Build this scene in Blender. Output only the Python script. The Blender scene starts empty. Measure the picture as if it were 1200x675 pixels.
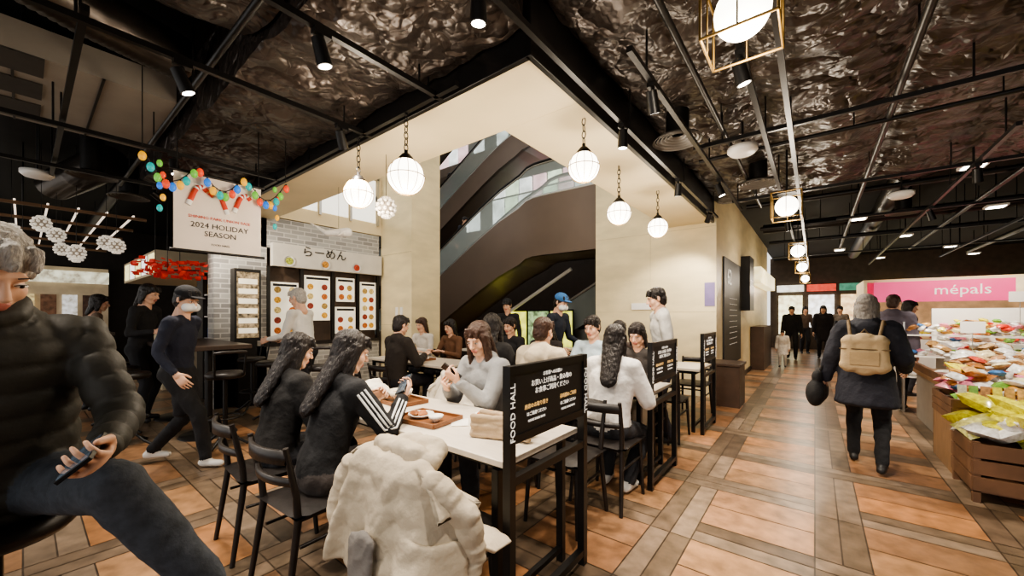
import bpy, math, random
import numpy as np
from mathutils import Vector, Matrix, noise
random.seed(5)
scene=bpy.context.scene
COL=scene.collection

# ------------------------------------------------------------ materials
def lin(h):
    h=h.lstrip('#'); c=[int(h[i:i+2],16)/255 for i in (0,2,4)]
    return tuple(((x+.055)/1.055)**2.4 if x>.04045 else x/12.92 for x in c)
_M={}
def mat(name,col,rough=.6,metal=0,var=.12,scale=6,bump=0,bscale=40,emit=0,trans=0,stretch=None,samp=False):
    if name in _M: return _M[name]
    if isinstance(col,str): col=lin(col)
    m=bpy.data.materials.new(name); m.use_nodes=True; nt=m.node_tree; N=nt.nodes; L=nt.links
    b=N['Principled BSDF']
    tc=N.new('ShaderNodeTexCoord'); nz=N.new('ShaderNodeTexNoise'); nz.inputs['Scale'].default_value=scale; nz.inputs['Detail'].default_value=4
    src=tc.outputs['Object']
    if stretch:
        mp=N.new('ShaderNodeMapping'); mp.inputs['Scale'].default_value=stretch; L.new(src,mp.inputs['Vector']); src=mp.outputs['Vector']
    L.new(src,nz.inputs['Vector'])
    rp=N.new('ShaderNodeValToRGB'); rp.color_ramp.elements[0].position=.3; rp.color_ramp.elements[1].position=.7
    rp.color_ramp.elements[0].color=(*[max(0,c*(1-var)) for c in col],1); rp.color_ramp.elements[1].color=(*[min(1,c*(1+var)) for c in col],1)
    L.new(nz.outputs['Fac'],rp.inputs['Fac']); L.new(rp.outputs['Color'],b.inputs['Base Color'])
    b.inputs['Roughness'].default_value=rough; b.inputs['Metallic'].default_value=metal
    if trans: b.inputs['Transmission Weight'].default_value=trans; b.inputs['IOR'].default_value=1.1
    if emit:
        L.new(rp.outputs['Color'],b.inputs['Emission Color']); b.inputs['Emission Strength'].default_value=emit
        if not samp:
            try: m.cycles.emission_sampling='NONE'
            except Exception: pass
    if bump:
        n2=N.new('ShaderNodeTexNoise'); n2.inputs['Scale'].default_value=bscale; n2.inputs['Detail'].default_value=5
        L.new(src,n2.inputs['Vector']); bp=N.new('ShaderNodeBump'); bp.inputs['Strength'].default_value=bump; bp.inputs['Distance'].default_value=.02
        L.new(n2.outputs['Fac'],bp.inputs['Height']); L.new(bp.outputs['Normal'],b.inputs['Normal'])
    _M[name]=m; return m
def cloth(hexc): return mat('cloth_'+hexc.strip('#'),hexc,rough=.88,var=.18,scale=5,bump=.35,bscale=28)

BLACK=mat('black_steel','#1b1918',rough=.38,metal=.3,var=.2)
BWOOD=mat('black_stained_wood','#1d1816',rough=.42,var=.25,scale=14,bump=.08)
CREAM=mat('cream_plaster','#ead9b2',rough=.55,var=.05,scale=2,bump=.05,bscale=60)
STONE=mat('cream_travertine','#e4d4ab',rough=.4,var=.12,scale=1.6,bump=.04,stretch=(1,1,3))
DARKB=mat('bronze_panel','#75665a',rough=.35,metal=.2,var=.08,scale=1.2)
DARKC=mat('dark_ceiling_paint','#121110',rough=.8,var=.3)
WALLD=mat('dark_wall','#2c2723',rough=.6,var=.2)
TABLE=mat('pale_tabletop','#dcd2c2',rough=.32,var=.06,scale=10,stretch=(1,8,1))
DTABLE=mat('dark_tabletop','#3a2d25',rough=.35,var=.2,scale=8,stretch=(1,8,1))
WHITE=mat('white_enamel','#efece6',rough=.4,var=.03)
GLOW=mat('lamp_glass_glow','#fff4e2',rough=.3,var=.01,emit=5,samp=True)
GLOWS=mat('soft_glass_glow','#e6ddce',rough=.2,var=.05,emit=.35)
SPOTE=mat('spot_lens_glow','#fff6e8',emit=14,var=0.01)
CHROME=mat('brushed_steel','#c4c1bb',rough=.3,metal=.9,var=.08)
BRASS=mat('aged_brass','#8d7140',rough=.4,metal=.8,var=.2)
GLASS=mat('balustrade_glass','#e6f2ee',rough=.05,var=.02,trans=.7)
SKIN=mat('skin','#dcae92',rough=.5,var=.06,scale=9,bump=.04,bscale=90)
LIP=mat('lips','#bd7467',rough=.4,var=.05)
EYEW=mat('eye_white','#e8e2dc',rough=.25,var=.02)
IRIS=mat('eye_iris','#1c1210',rough=.2,var=.1)
BROW=mat('eyebrow_hair','#4a3a33',rough=.8,var=.2)
HAIRB=mat('black_hair','#1c1513',rough=.38,var=.5,scale=40,bump=.6,bscale=30,stretch=(6,6,.6))
HAIRG=mat('grey_hair','#b3aea7',rough=.55,var=.3,scale=40,bump=.7,bscale=30,stretch=(5,5,1))
HAIRN=mat('brown_hair','#3e281d',rough=.4,var=.4,scale=40,bump=.5,bscale=30,stretch=(6,6,.6))
MASK=mat('face_mask_fabric','#e9ecec',rough=.8,var=.03)
SHOE=mat('dark_shoe','#1e1c1c',rough=.5,var=.2)
SHOEW=mat('white_sneaker','#d8d5cf',rough=.6,var=.08)
PHONE=mat('phone_body','#15171a',rough=.2,var=.1)
PSCR=mat('phone_screen','#3c4650',rough=.1,var=.6,scale=50,emit=.35)
TXTW=mat('sign_white_text','#f2efe8',rough=.5,var=.02,emit=.25)
TXTK=mat('sign_black_text','#171513',rough=.6,var=.1)

# ------------------------------------------------------------ mesh builder
class MB:
    def __init__(s): s.v=[];s.f=[];s.m=[];s.sm=[];s.mats=[]
    def mi(s,m):
        if m not in s.mats: s.mats.append(m)
        return s.mats.index(m)
    def add(s,V,F,m,smooth=False,M=None):
        o=len(s.v)
        if M is not None: V=[M@Vector(p) for p in V]
        s.v+=[tuple(p) for p in V]; i=s.mi(m)
        for f in F: s.f.append(tuple(o+k for k in f)); s.m.append(i); s.sm.append(smooth)
    def box(s,c,d,m,rz=0,M=None,rx=0,ry=0):
        x,y,z=[q/2 for q in d]
        V=[Vector((a*x,b*y,e*z)) for a in(-1,1) for b in(-1,1) for e in(-1,1)]
        R=Matrix.Translation(c)@Matrix.Rotation(rz,4,'Z')@Matrix.Rotation(ry,4,'Y')@Matrix.Rotation(rx,4,'X')
        if M is not None: R=M@R
        s.add(V,[(0,1,3,2),(4,6,7,5),(0,4,5,1),(2,3,7,6),(0,2,6,4),(1,5,7,3)],m,False,R)
    def b2(s,x0,x1,y0,y1,z0,z1,m): s.box(((x0+x1)/2,(y0+y1)/2,(z0+z1)/2),(abs(x1-x0),abs(y1-y0),abs(z1-z0)),m)
    def tube(s,P,r,m,seg=8,M=None,closed=False):
        P=[Vector(p) for p in P]; n=len(P); rr=r if isinstance(r,(list,tuple)) else [r]*n
        V=[];F=[]; up=None
        for i,p in enumerate(P):
            if closed: t=(P[(i+1)%n]-P[i-1]).normalized()
            else: t=(P[min(i+1,n-1)]-P[max(i-1,0)]).normalized()
            if up is None: up=Vector((0,0,1)) if abs(t.z)<.9 else Vector((1,0,0))
            u=up.cross(t)
            if u.length<1e-4: u=Vector((0,1,0)).cross(t)
            u.normalize(); w=t.cross(u); up=w
            for k in range(seg):
                a=2*math.pi*k/seg; V.append(p+rr[i]*(math.cos(a)*u+math.sin(a)*w))
        for i in range(n if closed else n-1):
            for k in range(seg):
                a=i*seg+k;b=i*seg+(k+1)%seg;c=((i+1)%n)*seg
                F.append((a,b,c+(k+1)%seg,c+k))
        s.add(V,F,m,True,M)
        if not closed: s.add([V[k] for k in range(seg)],[tuple(range(seg))[::-1]],m,False,M); s.add(V[-seg:],[tuple(range(seg))],m,False,M)
    def ell(s,c,r,m,seg=18,rings=12,M=None):
        if not isinstance(r,(tuple,list)): r=(r,r,r)
        V=[(c[0],c[1],c[2]-r[2])];F=[]
        for i in range(1,rings):
            ph=-math.pi/2+math.pi*i/rings
            for k in range(seg):
                a=2*math.pi*k/seg; V.append((c[0]+r[0]*math.cos(ph)*math.cos(a),c[1]+r[1]*math.cos(ph)*math.sin(a),c[2]+r[2]*math.sin(ph)))
        V.append((c[0],c[1],c[2]+r[2])); e=len(V)-1
        for k in range(seg): F.append((0,1+(k+1)%seg,1+k)); F.append((e,e-seg+k,e-seg+(k+1)%seg))
        for i in range(rings-2):
            for k in range(seg):
                a=1+i*seg+k;b=1+i*seg+(k+1)%seg; F.append((a,b,b+seg,a+seg))
        s.add(V,F,m,True,M)
    def lathe(s,c,prof,m,seg=24,M=None,smooth=True):
        V=[];F=[]
        for r,z in prof:
            for k in range(seg):
                a=2*math.pi*k/seg; V.append((c[0]+r*math.cos(a),c[1]+r*math.sin(a),c[2]+z))
        for i in range(len(prof)-1):
            for k in range(seg):
                a=i*seg+k;b=i*seg+(k+1)%seg; F.append((a,b,b+seg,a+seg))
        s.add(V,F,m,smooth,M)
    def pillow(s,c,d,m,rz=0,rx=0,ry=0,n=6):
        R=Matrix.Translation(c)@Matrix.Rotation(rz,4,'Z')@Matrix.Rotation(ry,4,'Y')@Matrix.Rotation(rx,4,'X')
        V=[];F=[]
        for sg in (1,-1):
            for i in range(n):
                for j in range(n):
                    x=-1+2*i/(n-1);y=-1+2*j/(n-1); h=((1-x**4)*(1-y**4))**.6
                    V.append((x*d[0]/2*(1-.06*(1-abs(y))),y*d[1]/2,sg*h*d[2]/2))
        q=n*n
        for i in range(n-1):
            for j in range(n-1):
                a=i*n+j; F.append((a,a+n,a+n+1,a+1)); F.append((q+a,q+a+1,q+a+n+1,q+a+n))
        s.add(V,F,m,True,R)
    def text(s,t,size,M,m,ext=.001,align='CENTER'):
        cu=bpy.data.curves.new('t','FONT'); cu.body=t; cu.size=size; cu.extrude=ext; cu.align_x=align; cu.align_y='CENTER'; cu.resolution_u=2
        o=bpy.data.objects.new('t',cu); COL.objects.link(o); dg=bpy.context.evaluated_depsgraph_get(); dg.update()
        me=bpy.data.meshes.new_from_object(o.evaluated_get(dg))
        V=[v.co.copy() for v in me.vertices]; F=[tuple(p.vertices) for p in me.polygons]
        s.add(V,F,m,False,M); bpy.data.objects.remove(o); bpy.data.meshes.remove(me)
    def obj(s,name,loc=(0,0,0),rz=0,bevel=0,parent=None):
        me=bpy.data.meshes.new(name); me.from_pydata(s.v,[],s.f)
        for m in s.mats: me.materials.append(m)
        me.polygons.foreach_set('material_index',s.m); me.polygons.foreach_set('use_smooth',s.sm); me.update()
        return place(name,me,loc,rz,bevel,parent)
def place(name,me,loc=(0,0,0),rz=0,bevel=0,parent=None):
    o=bpy.data.objects.new(name,me); COL.objects.link(o); o.location=loc; o.rotation_euler=(0,0,rz)
    if bevel:
        b=o.modifiers.new('bevel','BEVEL'); b.width=bevel; b.segments=2; b.limit_method='ANGLE'; b.angle_limit=.9
    if parent: o.parent=parent
    return o
def axes(x,y,loc):
    x=Vector(x).normalized();y=Vector(y).normalized();z=x.cross(y)
    M=Matrix.Identity(4)
    for i in range(3): M[i][0]=x[i];M[i][1]=y[i];M[i][2]=z[i];M[i][3]=loc[i]
    return M
def FX(loc): return axes((0,1,0),(0,0,1),loc)
def FY(loc): return axes((1,0,0),(0,0,1),loc)

# ------------------------------------------------------------ organic surfaces
def V3(*a): return np.array(a,float)
def nrm(a): a=np.array(a,float); return a/(np.linalg.norm(a)+1e-9)
def cap(p0,p1,r0,r1,label,a=1.,b=1.,c=1.,u=(1,0,0)):
    return dict(p0=np.array(p0,float),p1=np.array(p1,float),r0=r0,r1=r1,l=label,a=a,b=b,c=c,u=np.array(u,float))
def elp(c,r,label): return cap(c,c,r[0],r[0],label,1.,r[1]/r[0],r[2]/r[0])
def frame(p):
    d=p['p1']-p['p0']; w=nrm(d) if np.linalg.norm(d)>1e-5 else V3(0,0,1)
    u=p['u']-np.dot(p['u'],w)*w
    if np.linalg.norm(u)<.05: u=V3(0,1,0)-w[1]*w
    u=nrm(u); v=np.cross(w,u); return w,u,v
def capmesh(p,seg=18,rg=6):
    w,u,v=frame(p); th=np.arange(seg)*2*math.pi/seg; ring=p['a']*np.outer(np.cos(th),u)+p['b']*np.outer(np.sin(th),v)
    V=[p['p0'][None]-w*p['r0']*p['c']];F=[]
    rows=[(p['p0'],p['r0'],ph) for ph in np.linspace(-math.pi/2,0,rg)[1:]]+[(p['p1'],p['r1'],ph) for ph in np.linspace(0,math.pi/2,rg)[:-1]]
    for q,r,ph in rows: V.append(q+w*r*p['c']*math.sin(ph)+ring*r*math.cos(ph))
    V.append(p['p1'][None]+w*p['r1']*p['c']); n=len(rows)
    for k in range(seg): F.append((0,1+(k+1)%seg,1+k))
    for i in range(n-1):
        for k in range(seg):
            a=1+i*seg+k;b=1+i*seg+(k+1)%seg; F.append((a,b,b+seg,a+seg))
    e=1+n*seg
    for k in range(seg): F.append((e,1+(n-1)*seg+k,1+(n-1)*seg+(k+1)%seg))
    return np.vstack(V),F
def sdist(X,p,axial=False):
    w,u,v=frame(p); d=X-p['p0']; L=np.linalg.norm(p['p1']-p['p0'])
    z=d@w; x=d@u/p['a']; y=d@v/p['b']; t=np.clip(z/max(L,1e-6),0,1); dz=(z-t*L)/p['c']
    r=np.sqrt(x*x+y*y+dz*dz)-(p['r0']+(p['r1']-p['r0'])*t)
    return (r,z) if axial else r
def wob(X,f,seed):
    r=np.random.RandomState(seed); s=np.zeros(len(X))
    for i in range(7):
        k=r.normal(size=3)*f; s+=np.sin(X@k+r.rand()*6.28+1.3*np.sin(X@(r.normal(size=3)*f*.6)))
    return s/7
def organic(name,prims,voxel,mats,iters=4,disp=0,dfreq=22,dlabels=None,seed=1,ridge=0,quilt=0,qamp=.013):
    VV=[];FF=[];o=0
    for p in prims:
        v,f=capmesh(p); VV.append(v); FF+=[tuple(o+k for k in q) for q in f]; o+=len(v)
    me=bpy.data.meshes.new('tmp'); me.from_pydata(np.vstack(VV).tolist(),[],FF); me.update()
    ob=bpy.data.objects.new('tmp',me); COL.objects.link(ob)
    md=ob.modifiers.new('r','REMESH'); md.mode='VOXEL'; md.voxel_size=voxel
    dg=bpy.context.evaluated_depsgraph_get(); dg.update()
    m2=bpy.data.meshes.new_from_object(ob.evaluated_get(dg)); bpy.data.objects.remove(ob); bpy.data.meshes.remove(me)
    n=len(m2.vertices); co=np.empty(n*3); m2.vertices.foreach_get('co',co); co=co.reshape(-1,3)
    ne=len(m2.edges); ed=np.empty(ne*2,int); m2.edges.foreach_get('vertices',ed); ed=ed.reshape(-1,2)
    a=np.concatenate([ed[:,0],ed[:,1]]); b=np.concatenate([ed[:,1],ed[:,0]]); cnt=np.maximum(np.bincount(a,minlength=n),1)
    for _ in range(iters):
        avg=np.stack([np.bincount(a,weights=co[b,k],minlength=n) for k in range(3)],1)/cnt[:,None]; co=co*.4+avg*.6
    m2.vertices.foreach_set('co',co.ravel()); m2.update()
    if disp or quilt:
        nr=np.empty(n*3); m2.vertices.foreach_get('normal',nr); nr=nr.reshape(-1,3)
        SZ=[sdist(co,p,True) for p in prims]; D=np.stack([q[0] for q in SZ],0); am=D.argmin(0); lab=np.array([p['l'] for p in prims])[am]
        w=np.ones(n) if dlabels is None else np.isin(lab,dlabels).astype(float)
        h=wob(co,dfreq,seed)
        if ridge: h=1-2.2*np.abs(h)**.8
        off=w*disp*h
        if quilt:
            Z=np.stack([q[1] for q in SZ],0)[am,np.arange(n)]; off=off+(lab=='top')*(np.abs(np.sin(math.pi*Z/quilt))**.4-.8)*qamp
        co=co+nr*off[:,None]
        m2.vertices.foreach_set('co',co.ravel()); m2.update()
    npoly=len(m2.polygons); ce=np.empty(npoly*3); m2.polygons.foreach_get('center',ce); ce=ce.reshape(-1,3)
    D=np.stack([sdist(ce,p) for p in prims],0); labs=[p['l'] for p in prims]; keys=list(mats.keys())
    li=np.array([keys.index(l) for l in labs])[D.argmin(0)]
    m2.materials.clear()
    for k in keys: m2.materials.append(mats[k])
    m2.polygons.foreach_set('material_index',li.astype(int)); m2.polygons.foreach_set('use_smooth',np.ones(npoly,bool)); m2.update(); m2.name=name
    return m2

def make_head():
    P=[elp((0,-.012,.03),(.073,.09,.088),'s'),elp((0,.018,-.03),(.060,.068,.085),'s'),elp((0,.048,-.09),(.032,.032,.026),'s'),
       elp((.034,.048,-.03),(.028,.028,.032),'s'),elp((-.034,.048,-.03),(.028,.028,.032),'s'),
       cap((-.034,.076,.022),(.034,.076,.022),.010,.010,'s'),cap((0,.084,.012),(0,.105,-.026),.008,.012,'s'),
       elp((.011,.095,-.031),(.008,.009,.007),'s'),elp((-.011,.095,-.031),(.008,.009,.007),'s'),
       cap((-.019,.082,-.056),(.019,.082,-.056),.007,.007,'lip'),cap((-.014,.081,-.066),(.014,.081,-.066),.008,.008,'lip'),
       cap((-.05,.0,-.06),(-.02,.05,-.095),.02,.02,'s'),cap((.05,.0,-.06),(.02,.05,-.095),.02,.02,'s'),
       elp((.075,-.008,.0),(.009,.019,.032),'s'),elp((-.075,-.008,.0),(.009,.019,.032),'s'),
       cap((0,-.022,-.07),(0,-.04,-.185),.048,.052,'s')]
    me=organic('head_mesh',P,.0048,{'s':SKIN,'lip':LIP},iters=2)
    b=MB()
    for sx in(-1,1):
        b.ell((sx*.031,.079,.002),(.0145,.008,.0058),EYEW,12,8); b.ell((sx*.031,.0845,.002),(.0055,.0035,.0052),IRIS,10,8)
        b.tube([(sx*.046,.076,.004),(sx*.038,.086,.008),(sx*.027,.088,.008),(sx*.017,.084,.003)],.0013,IRIS,5)
        b.tube([(sx*.046,.078,.026),(sx*.035,.087,.029),(sx*.018,.088,.026)],[.001,.0022,.0018],BROW,6)
    return me,b
HEAD,EYES=make_head()
_t=EYES.obj('tmp_eyes'); EYEM=_t.data; bpy.data.objects.remove(_t)
HC={}
def hair(style,m):
    k=(style,m.name)
    if k in HC: return HC[k]
    P=[elp((0,-.02,.045),(.084,.098,.088),'h'),elp((0,-.052,-.015),(.073,.062,.085),'h'),
       cap((.076,.012,.03),(.077,.012,-.005),.012,.008,'h'),cap((-.076,.012,.03),(-.077,.012,-.005),.012,.008,'h')]
    P+=[cap((-.045,.055,.088),(-.05,.083,.05),.02,.01,'h'),cap((0,.06,.095),(-.005,.092,.052),.022,.01,'h'),cap((.045,.055,.088),(.05,.083,.05),.02,.01,'h')]
    if style in('long','bob'):
        e=-.34 if style=='long' else -.15; yb=-.135 if style=='long' else -.085
        P+=[cap((0,-.05,-.02),(0,yb,e),.078,.056,'h',1.15,.6),cap((.07,-.01,.03),(.082,-.02,e*.8),.024,.014,'h',1,1.7),cap((-.07,-.01,.03),(-.082,-.02,e*.8),.024,.014,'h',1,1.7)]
    if style=='longfront':
        P+=[cap((0,-.05,-.02),(0,-.11,-.3),.078,.055,'h',1.1,.55),cap((.072,.01,.03),(.085,.06,-.32),.026,.02,'h',1,1.6),cap((-.072,.01,.03),(-.085,.06,-.32),.026,.02,'h',1,1.6)]
    me=organic('hair_mesh',P,.006,{'h':m},iters=3,disp=.005,dfreq=120,seed=3); HC[k]=me; return me
def hand(curl):
    P=[cap((0,.018,0),(0,.08,0),.034,.04,'s',1.,.36),cap((0,-.03,0),(0,.02,0),.026,.03,'s',1.,.75)]
    for x,l,dx in((-.031,.056,-.06),(-.0105,.07,-.02),(.0105,.076,.02),(.0315,.068,.06)):
        p=V3(x,.088,0); a=0
        for s,(fl,cu) in enumerate(((.45,curl[0]),(.32,curl[1]),(.23,curl[2]))):
            a+=math.radians(cu); d=V3(dx*(1-s*.5),math.cos(a),-math.sin(a)); q=p+nrm(d)*l*fl*1.05
            r=.0085-s*.0009; P.append(cap(p,q,r,r-.0008,'s')); p=q
    P+=[cap((.024,.022,-.004),(.048,.055,-.014-.0002*curl[0]),.014,.011,'s'),cap((.048,.055,-.014-.0002*curl[0]),(.05+(.008 if curl[0]<30 else -.01),.088,-.022-.0004*curl[0]),.0105,.0085,'s')]
    return organic('hand_mesh',P,.0035,{'s':SKIN},iters=2)
HR=hand((14,22,14)); HG=hand((38,55,35))
def mirror(me):
    m=me.copy(); n=len(m.vertices); co=np.empty(n*3); m.vertices.foreach_get('co',co); co=co.reshape(-1,3); co[:,0]*=-1; m.vertices.foreach_set('co',co.ravel()); m.flip_normals(); m.update(); return m
HANDS={('L',0):HR,('L',1):HG,('R',0):mirror(HR),('R',1):mirror(HG)}
def ik(a,t,l1,l2,h):
    a=np.array(a,float);t=np.array(t,float);d=t-a;L=np.linalg.norm(d)
    if L>(l1+l2)*.985: t=a+d/L*(l1+l2)*.985; d=t-a; L=np.linalg.norm(d)
    w=d/L; x=(l1*l1-l2*l2+L*L)/(2*L); hh=math.sqrt(max(l1*l1-x*x,0)); h=np.array(h,float); h=h-np.dot(h,w)*w
    return a+w*x+nrm(h)*hh,t
def m4(x,y,z,c):
    M=Matrix.Identity(4)
    for k in range(3): M[k][0]=x[k];M[k][1]=y[k];M[k][2]=z[k];M[k][3]=c[k]
    return M
def person(name,loc,face,sit=False,hz=None,lean=8,top='#222222',bot='#222226',hairs='short',hm=None,hands=None,feet=None,knee=None,headp=10,heady=0,s=1.,
           bulk=0.,shoe=None,skirt=None,gh=(0,0),phone=None,stripes=False,mask=False,capc=None,puffer=False,voxel=.013,side=0,shw=.172,palm=None,apron=None,footdir=None,hint=None,hood=False,neckfwd=0,seed=1,z=0):
    root=bpy.data.objects.new(name,None); COL.objects.link(root); root.location=(loc[0],loc[1],z)
    root.rotation_euler=(0,0,math.atan2(face[1],face[0])-math.pi/2); root.scale=(s,s,s)
    if hz is None: hz=.555 if sit else .93
    la=math.radians(lean); sa=math.radians(side)
    t=nrm(V3(math.sin(sa),math.sin(la),math.cos(la))); P=V3(0,0,hz)
    waist=P+.14*t; chest=P+.33*t; neck=P+.49*t
    SH={'L':P+.445*t+V3(-shw,0,0),'R':P+.445*t+V3(shw,0,0)}
    if hands is None: hands=((-.14,.36,.82),(.14,.36,.82)) if sit else ((-.25,.06,hz-.1),(.25,.06,hz-.1))
    if feet is None: feet=((-.1,.36,.085),(.1,.42,.085)) if sit else ((-.1,-.02,.085),(.1,.04,.085))
    B=bulk; pr=[]
    if puffer: pr.append(cap(P-.05*t,P+.40*t,.135+B,.128+B,'top',1.24,.92))
    else:
        pr.append(cap(waist,chest,.110+B,.124+B,'top',1.27,.84)); pr.append(cap(P+.03*t,waist,.122+B,.110+B,'top',1.22,.86))
    pr.append(cap(SH['L'],SH['R'],.058+B*.7,.058+B*.7,'top',1,1.05)); pr.append(cap(chest+.03*t,neck,.10+B*.6,.052+B*.4,'top',1.1,.8))
    for sd in(-1,1): pr.append(cap(neck-.01*t,P+.44*t+V3(sd*shw*.85,0,0),.04,.050+B*.6,'top'))
    pr.append(cap(P+V3(-.06,0,-.03),P+V3(.06,0,-.03),.108,.108,'bot'))
    if B>.01 or hood: pr.append(cap(neck+V3(-.03,-.03,.0),neck+V3(.03,-.03,.0),.065+B*.5,.065+B*.5,'top'))
    if hood: pr.append(elp(neck+V3(0,-.1,-.04),(.11,.07,.08),'top'))
    if puffer: pr.append(cap(neck+V3(0,-.01,-.03),neck+V3(0,.045,.05),.082,.078,'top',1.05,1.,.4))
    wr={}
    for i,sd in enumerate('LR'):
        sg=-1 if sd=='L' else 1
        h=hint[i] if hint else ((sg*.6,-.35,-1.) if sit else (sg*.15,-1,-.2))
        el,w=ik(SH[sd],hands[i],.28,.25,h); wr[sd]=(el,w)
        pr.append(cap(SH[sd],el,.055+B*.8,.044+B*.8,'top')); pr.append(cap(el,el+(w-el)*.93,.044+B*.8,.031+B*.6,'top'))
        pr.append(cap(el+(w-el)*.9,w+(w-el)*.02,.026,.025,'skin'))
        hip=P+V3(sg*.085,0,-.03); kh=knee[i] if knee else ((sg*.15,1,.6) if sit else (sg*.05,1,0))
        kn,an=ik(hip,feet[i],.43,.42,kh)
        tk=.012 if sit else 0.006
        pr.append(cap(hip,kn,.084+tk,.058+tk,'bot')); pr.append(cap(kn,kn+(an-kn)*.95,.058+tk,.044+tk*.7,'bot'))
        fd=nrm(footdir[i]) if footdir else V3(sg*.12,1,0)
        fdn=V3(0,0,-.045)
        pr.append(cap(an+fdn*.9-fd*.035,an+fdn+fd*.13,.038,.032,'shoe',1.,.95)); pr.append(cap(an,an+fdn*.6,.04,.04,'shoe'))
    if skirt:
        pr.append(cap(P+.06*t,V3(0,-.02,skirt),.13+B,.16+B,'top',1.2,.95,.15))
    if apron: pr.append(cap(P+V3(0,.05,0),V3(0,.09,hz-.4),.12,.13,'apron',1.15,.6,.2))
    TM=top if not isinstance(top,str) else cloth(top)
    mats={'top':TM,'bot':cloth(bot) if isinstance(bot,str) else bot,'skin':SKIN,'shoe':shoe or SHOE}
    if apron: mats['apron']=cloth(apron)
    me=organic('body_mesh',pr,voxel,mats,iters=4,disp=.006 if not puffer else .004,dfreq=26,dlabels=['top','bot','apron'],seed=seed,ridge=1,quilt=.075 if puffer else 0)
    place('body',me,parent=root)
    hp=math.radians(headp); hd=nrm(V3(math.sin(sa)*.5,math.sin(la*.6+.12)+neckfwd,math.cos(la)))
    hc=neck+hd*.165
    HMx=Matrix.Translation(hc)@Matrix.Rotation(math.radians(heady),4,'Z')@Matrix.Rotation(-hp,4,'X')
    for nm,m in(('head',HEAD),('eyes',EYEM),('hair',hair(hairs,hm or HAIRB))):
        o=place(nm,m,parent=root); o.matrix_local=HMx
    nk=organic('neck_mesh',[cap(neck-.06*t,hc+V3(0,-.02,-.05),.056,.048,'s')],.009,{'s':SKIN},2); place('neck',nk,parent=root)
    if mask:
        mm=organic('mask_mesh',[cap((-.04,.062,-.055),(.04,.062,-.055),.042,.042,'s',1,1,1),elp((0,.085,-.045),(.03,.032,.04),'s')],.006,{'s':MASK},3); o=place('face_mask',mm,parent=root); o.matrix_local=HMx
    if capc:
        mm=organic('cap_mesh',[elp((0,-.012,.065),(.09,.104,.075),'c'),elp((0,.1,.052),(.066,.068,.009),'c')],.006,{'c':cloth(capc)},3); o=place('cap',mm,parent=root); o.matrix_local=HMx
    for i,sd in enumerate('LR'):
        el,w=wr[sd]; f=nrm(w-el); pn=V3((1 if sd=='L' else -1),0,-.25) if (not palm and not sit) else (V3(0,0,-1) if not palm else np.array(palm[i],float))
        zz=-(pn-np.dot(pn,f)*f)
        if np.linalg.norm(zz)<.1: zz=V3(0,1,0)-f[1]*f
        zz=nrm(zz); x=np.cross(f,zz)
        o=place('hand_'+('left' if sd=='L' else 'right'),HANDS[(sd,gh[i])],parent=root); o.matrix_local=m4(x,f,zz,w)
        if phone==sd:
            b=MB(); b.box((0,0,0),(.074,.15,.009),PHONE); b.box((0,0,.0052),(.067,.138,.001),PSCR); o=b.obj('smartphone',bevel=.003,parent=root)
            o.matrix_local=m4(np.cross(f,-zz),f,-zz,w+f*.085-zz*.03)
    if stripes:
        b=MB()
        for sd in 'LR':
            el,w=wr[sd]; sh=SH[sd]; sg=-1 if sd=='L' else 1
            for off in(-.022,0,.022):
                pts=[]
                for a0,a1,r0,r1 in((sh,el,.055+B*.8,.044+B*.8),(el,el+(w-el)*.9,.044+B*.8,.031+B*.6)):
                    ax=nrm(a1-a0); o=V3(sg*1.,-.35,.35); o=nrm(o-np.dot(o,ax)*ax); q=np.cross(ax,o)
                    for k in range(7): tt=(k+.3)/7; pts.append(a0+(a1-a0)*tt+o*(r0+(r1-r0)*tt-.001)+q*off)
                b.tube(pts,.0065,cloth('#f2f2f0'),6)
        b.obj('sleeve_stripes',parent=root)
    return root

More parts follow.
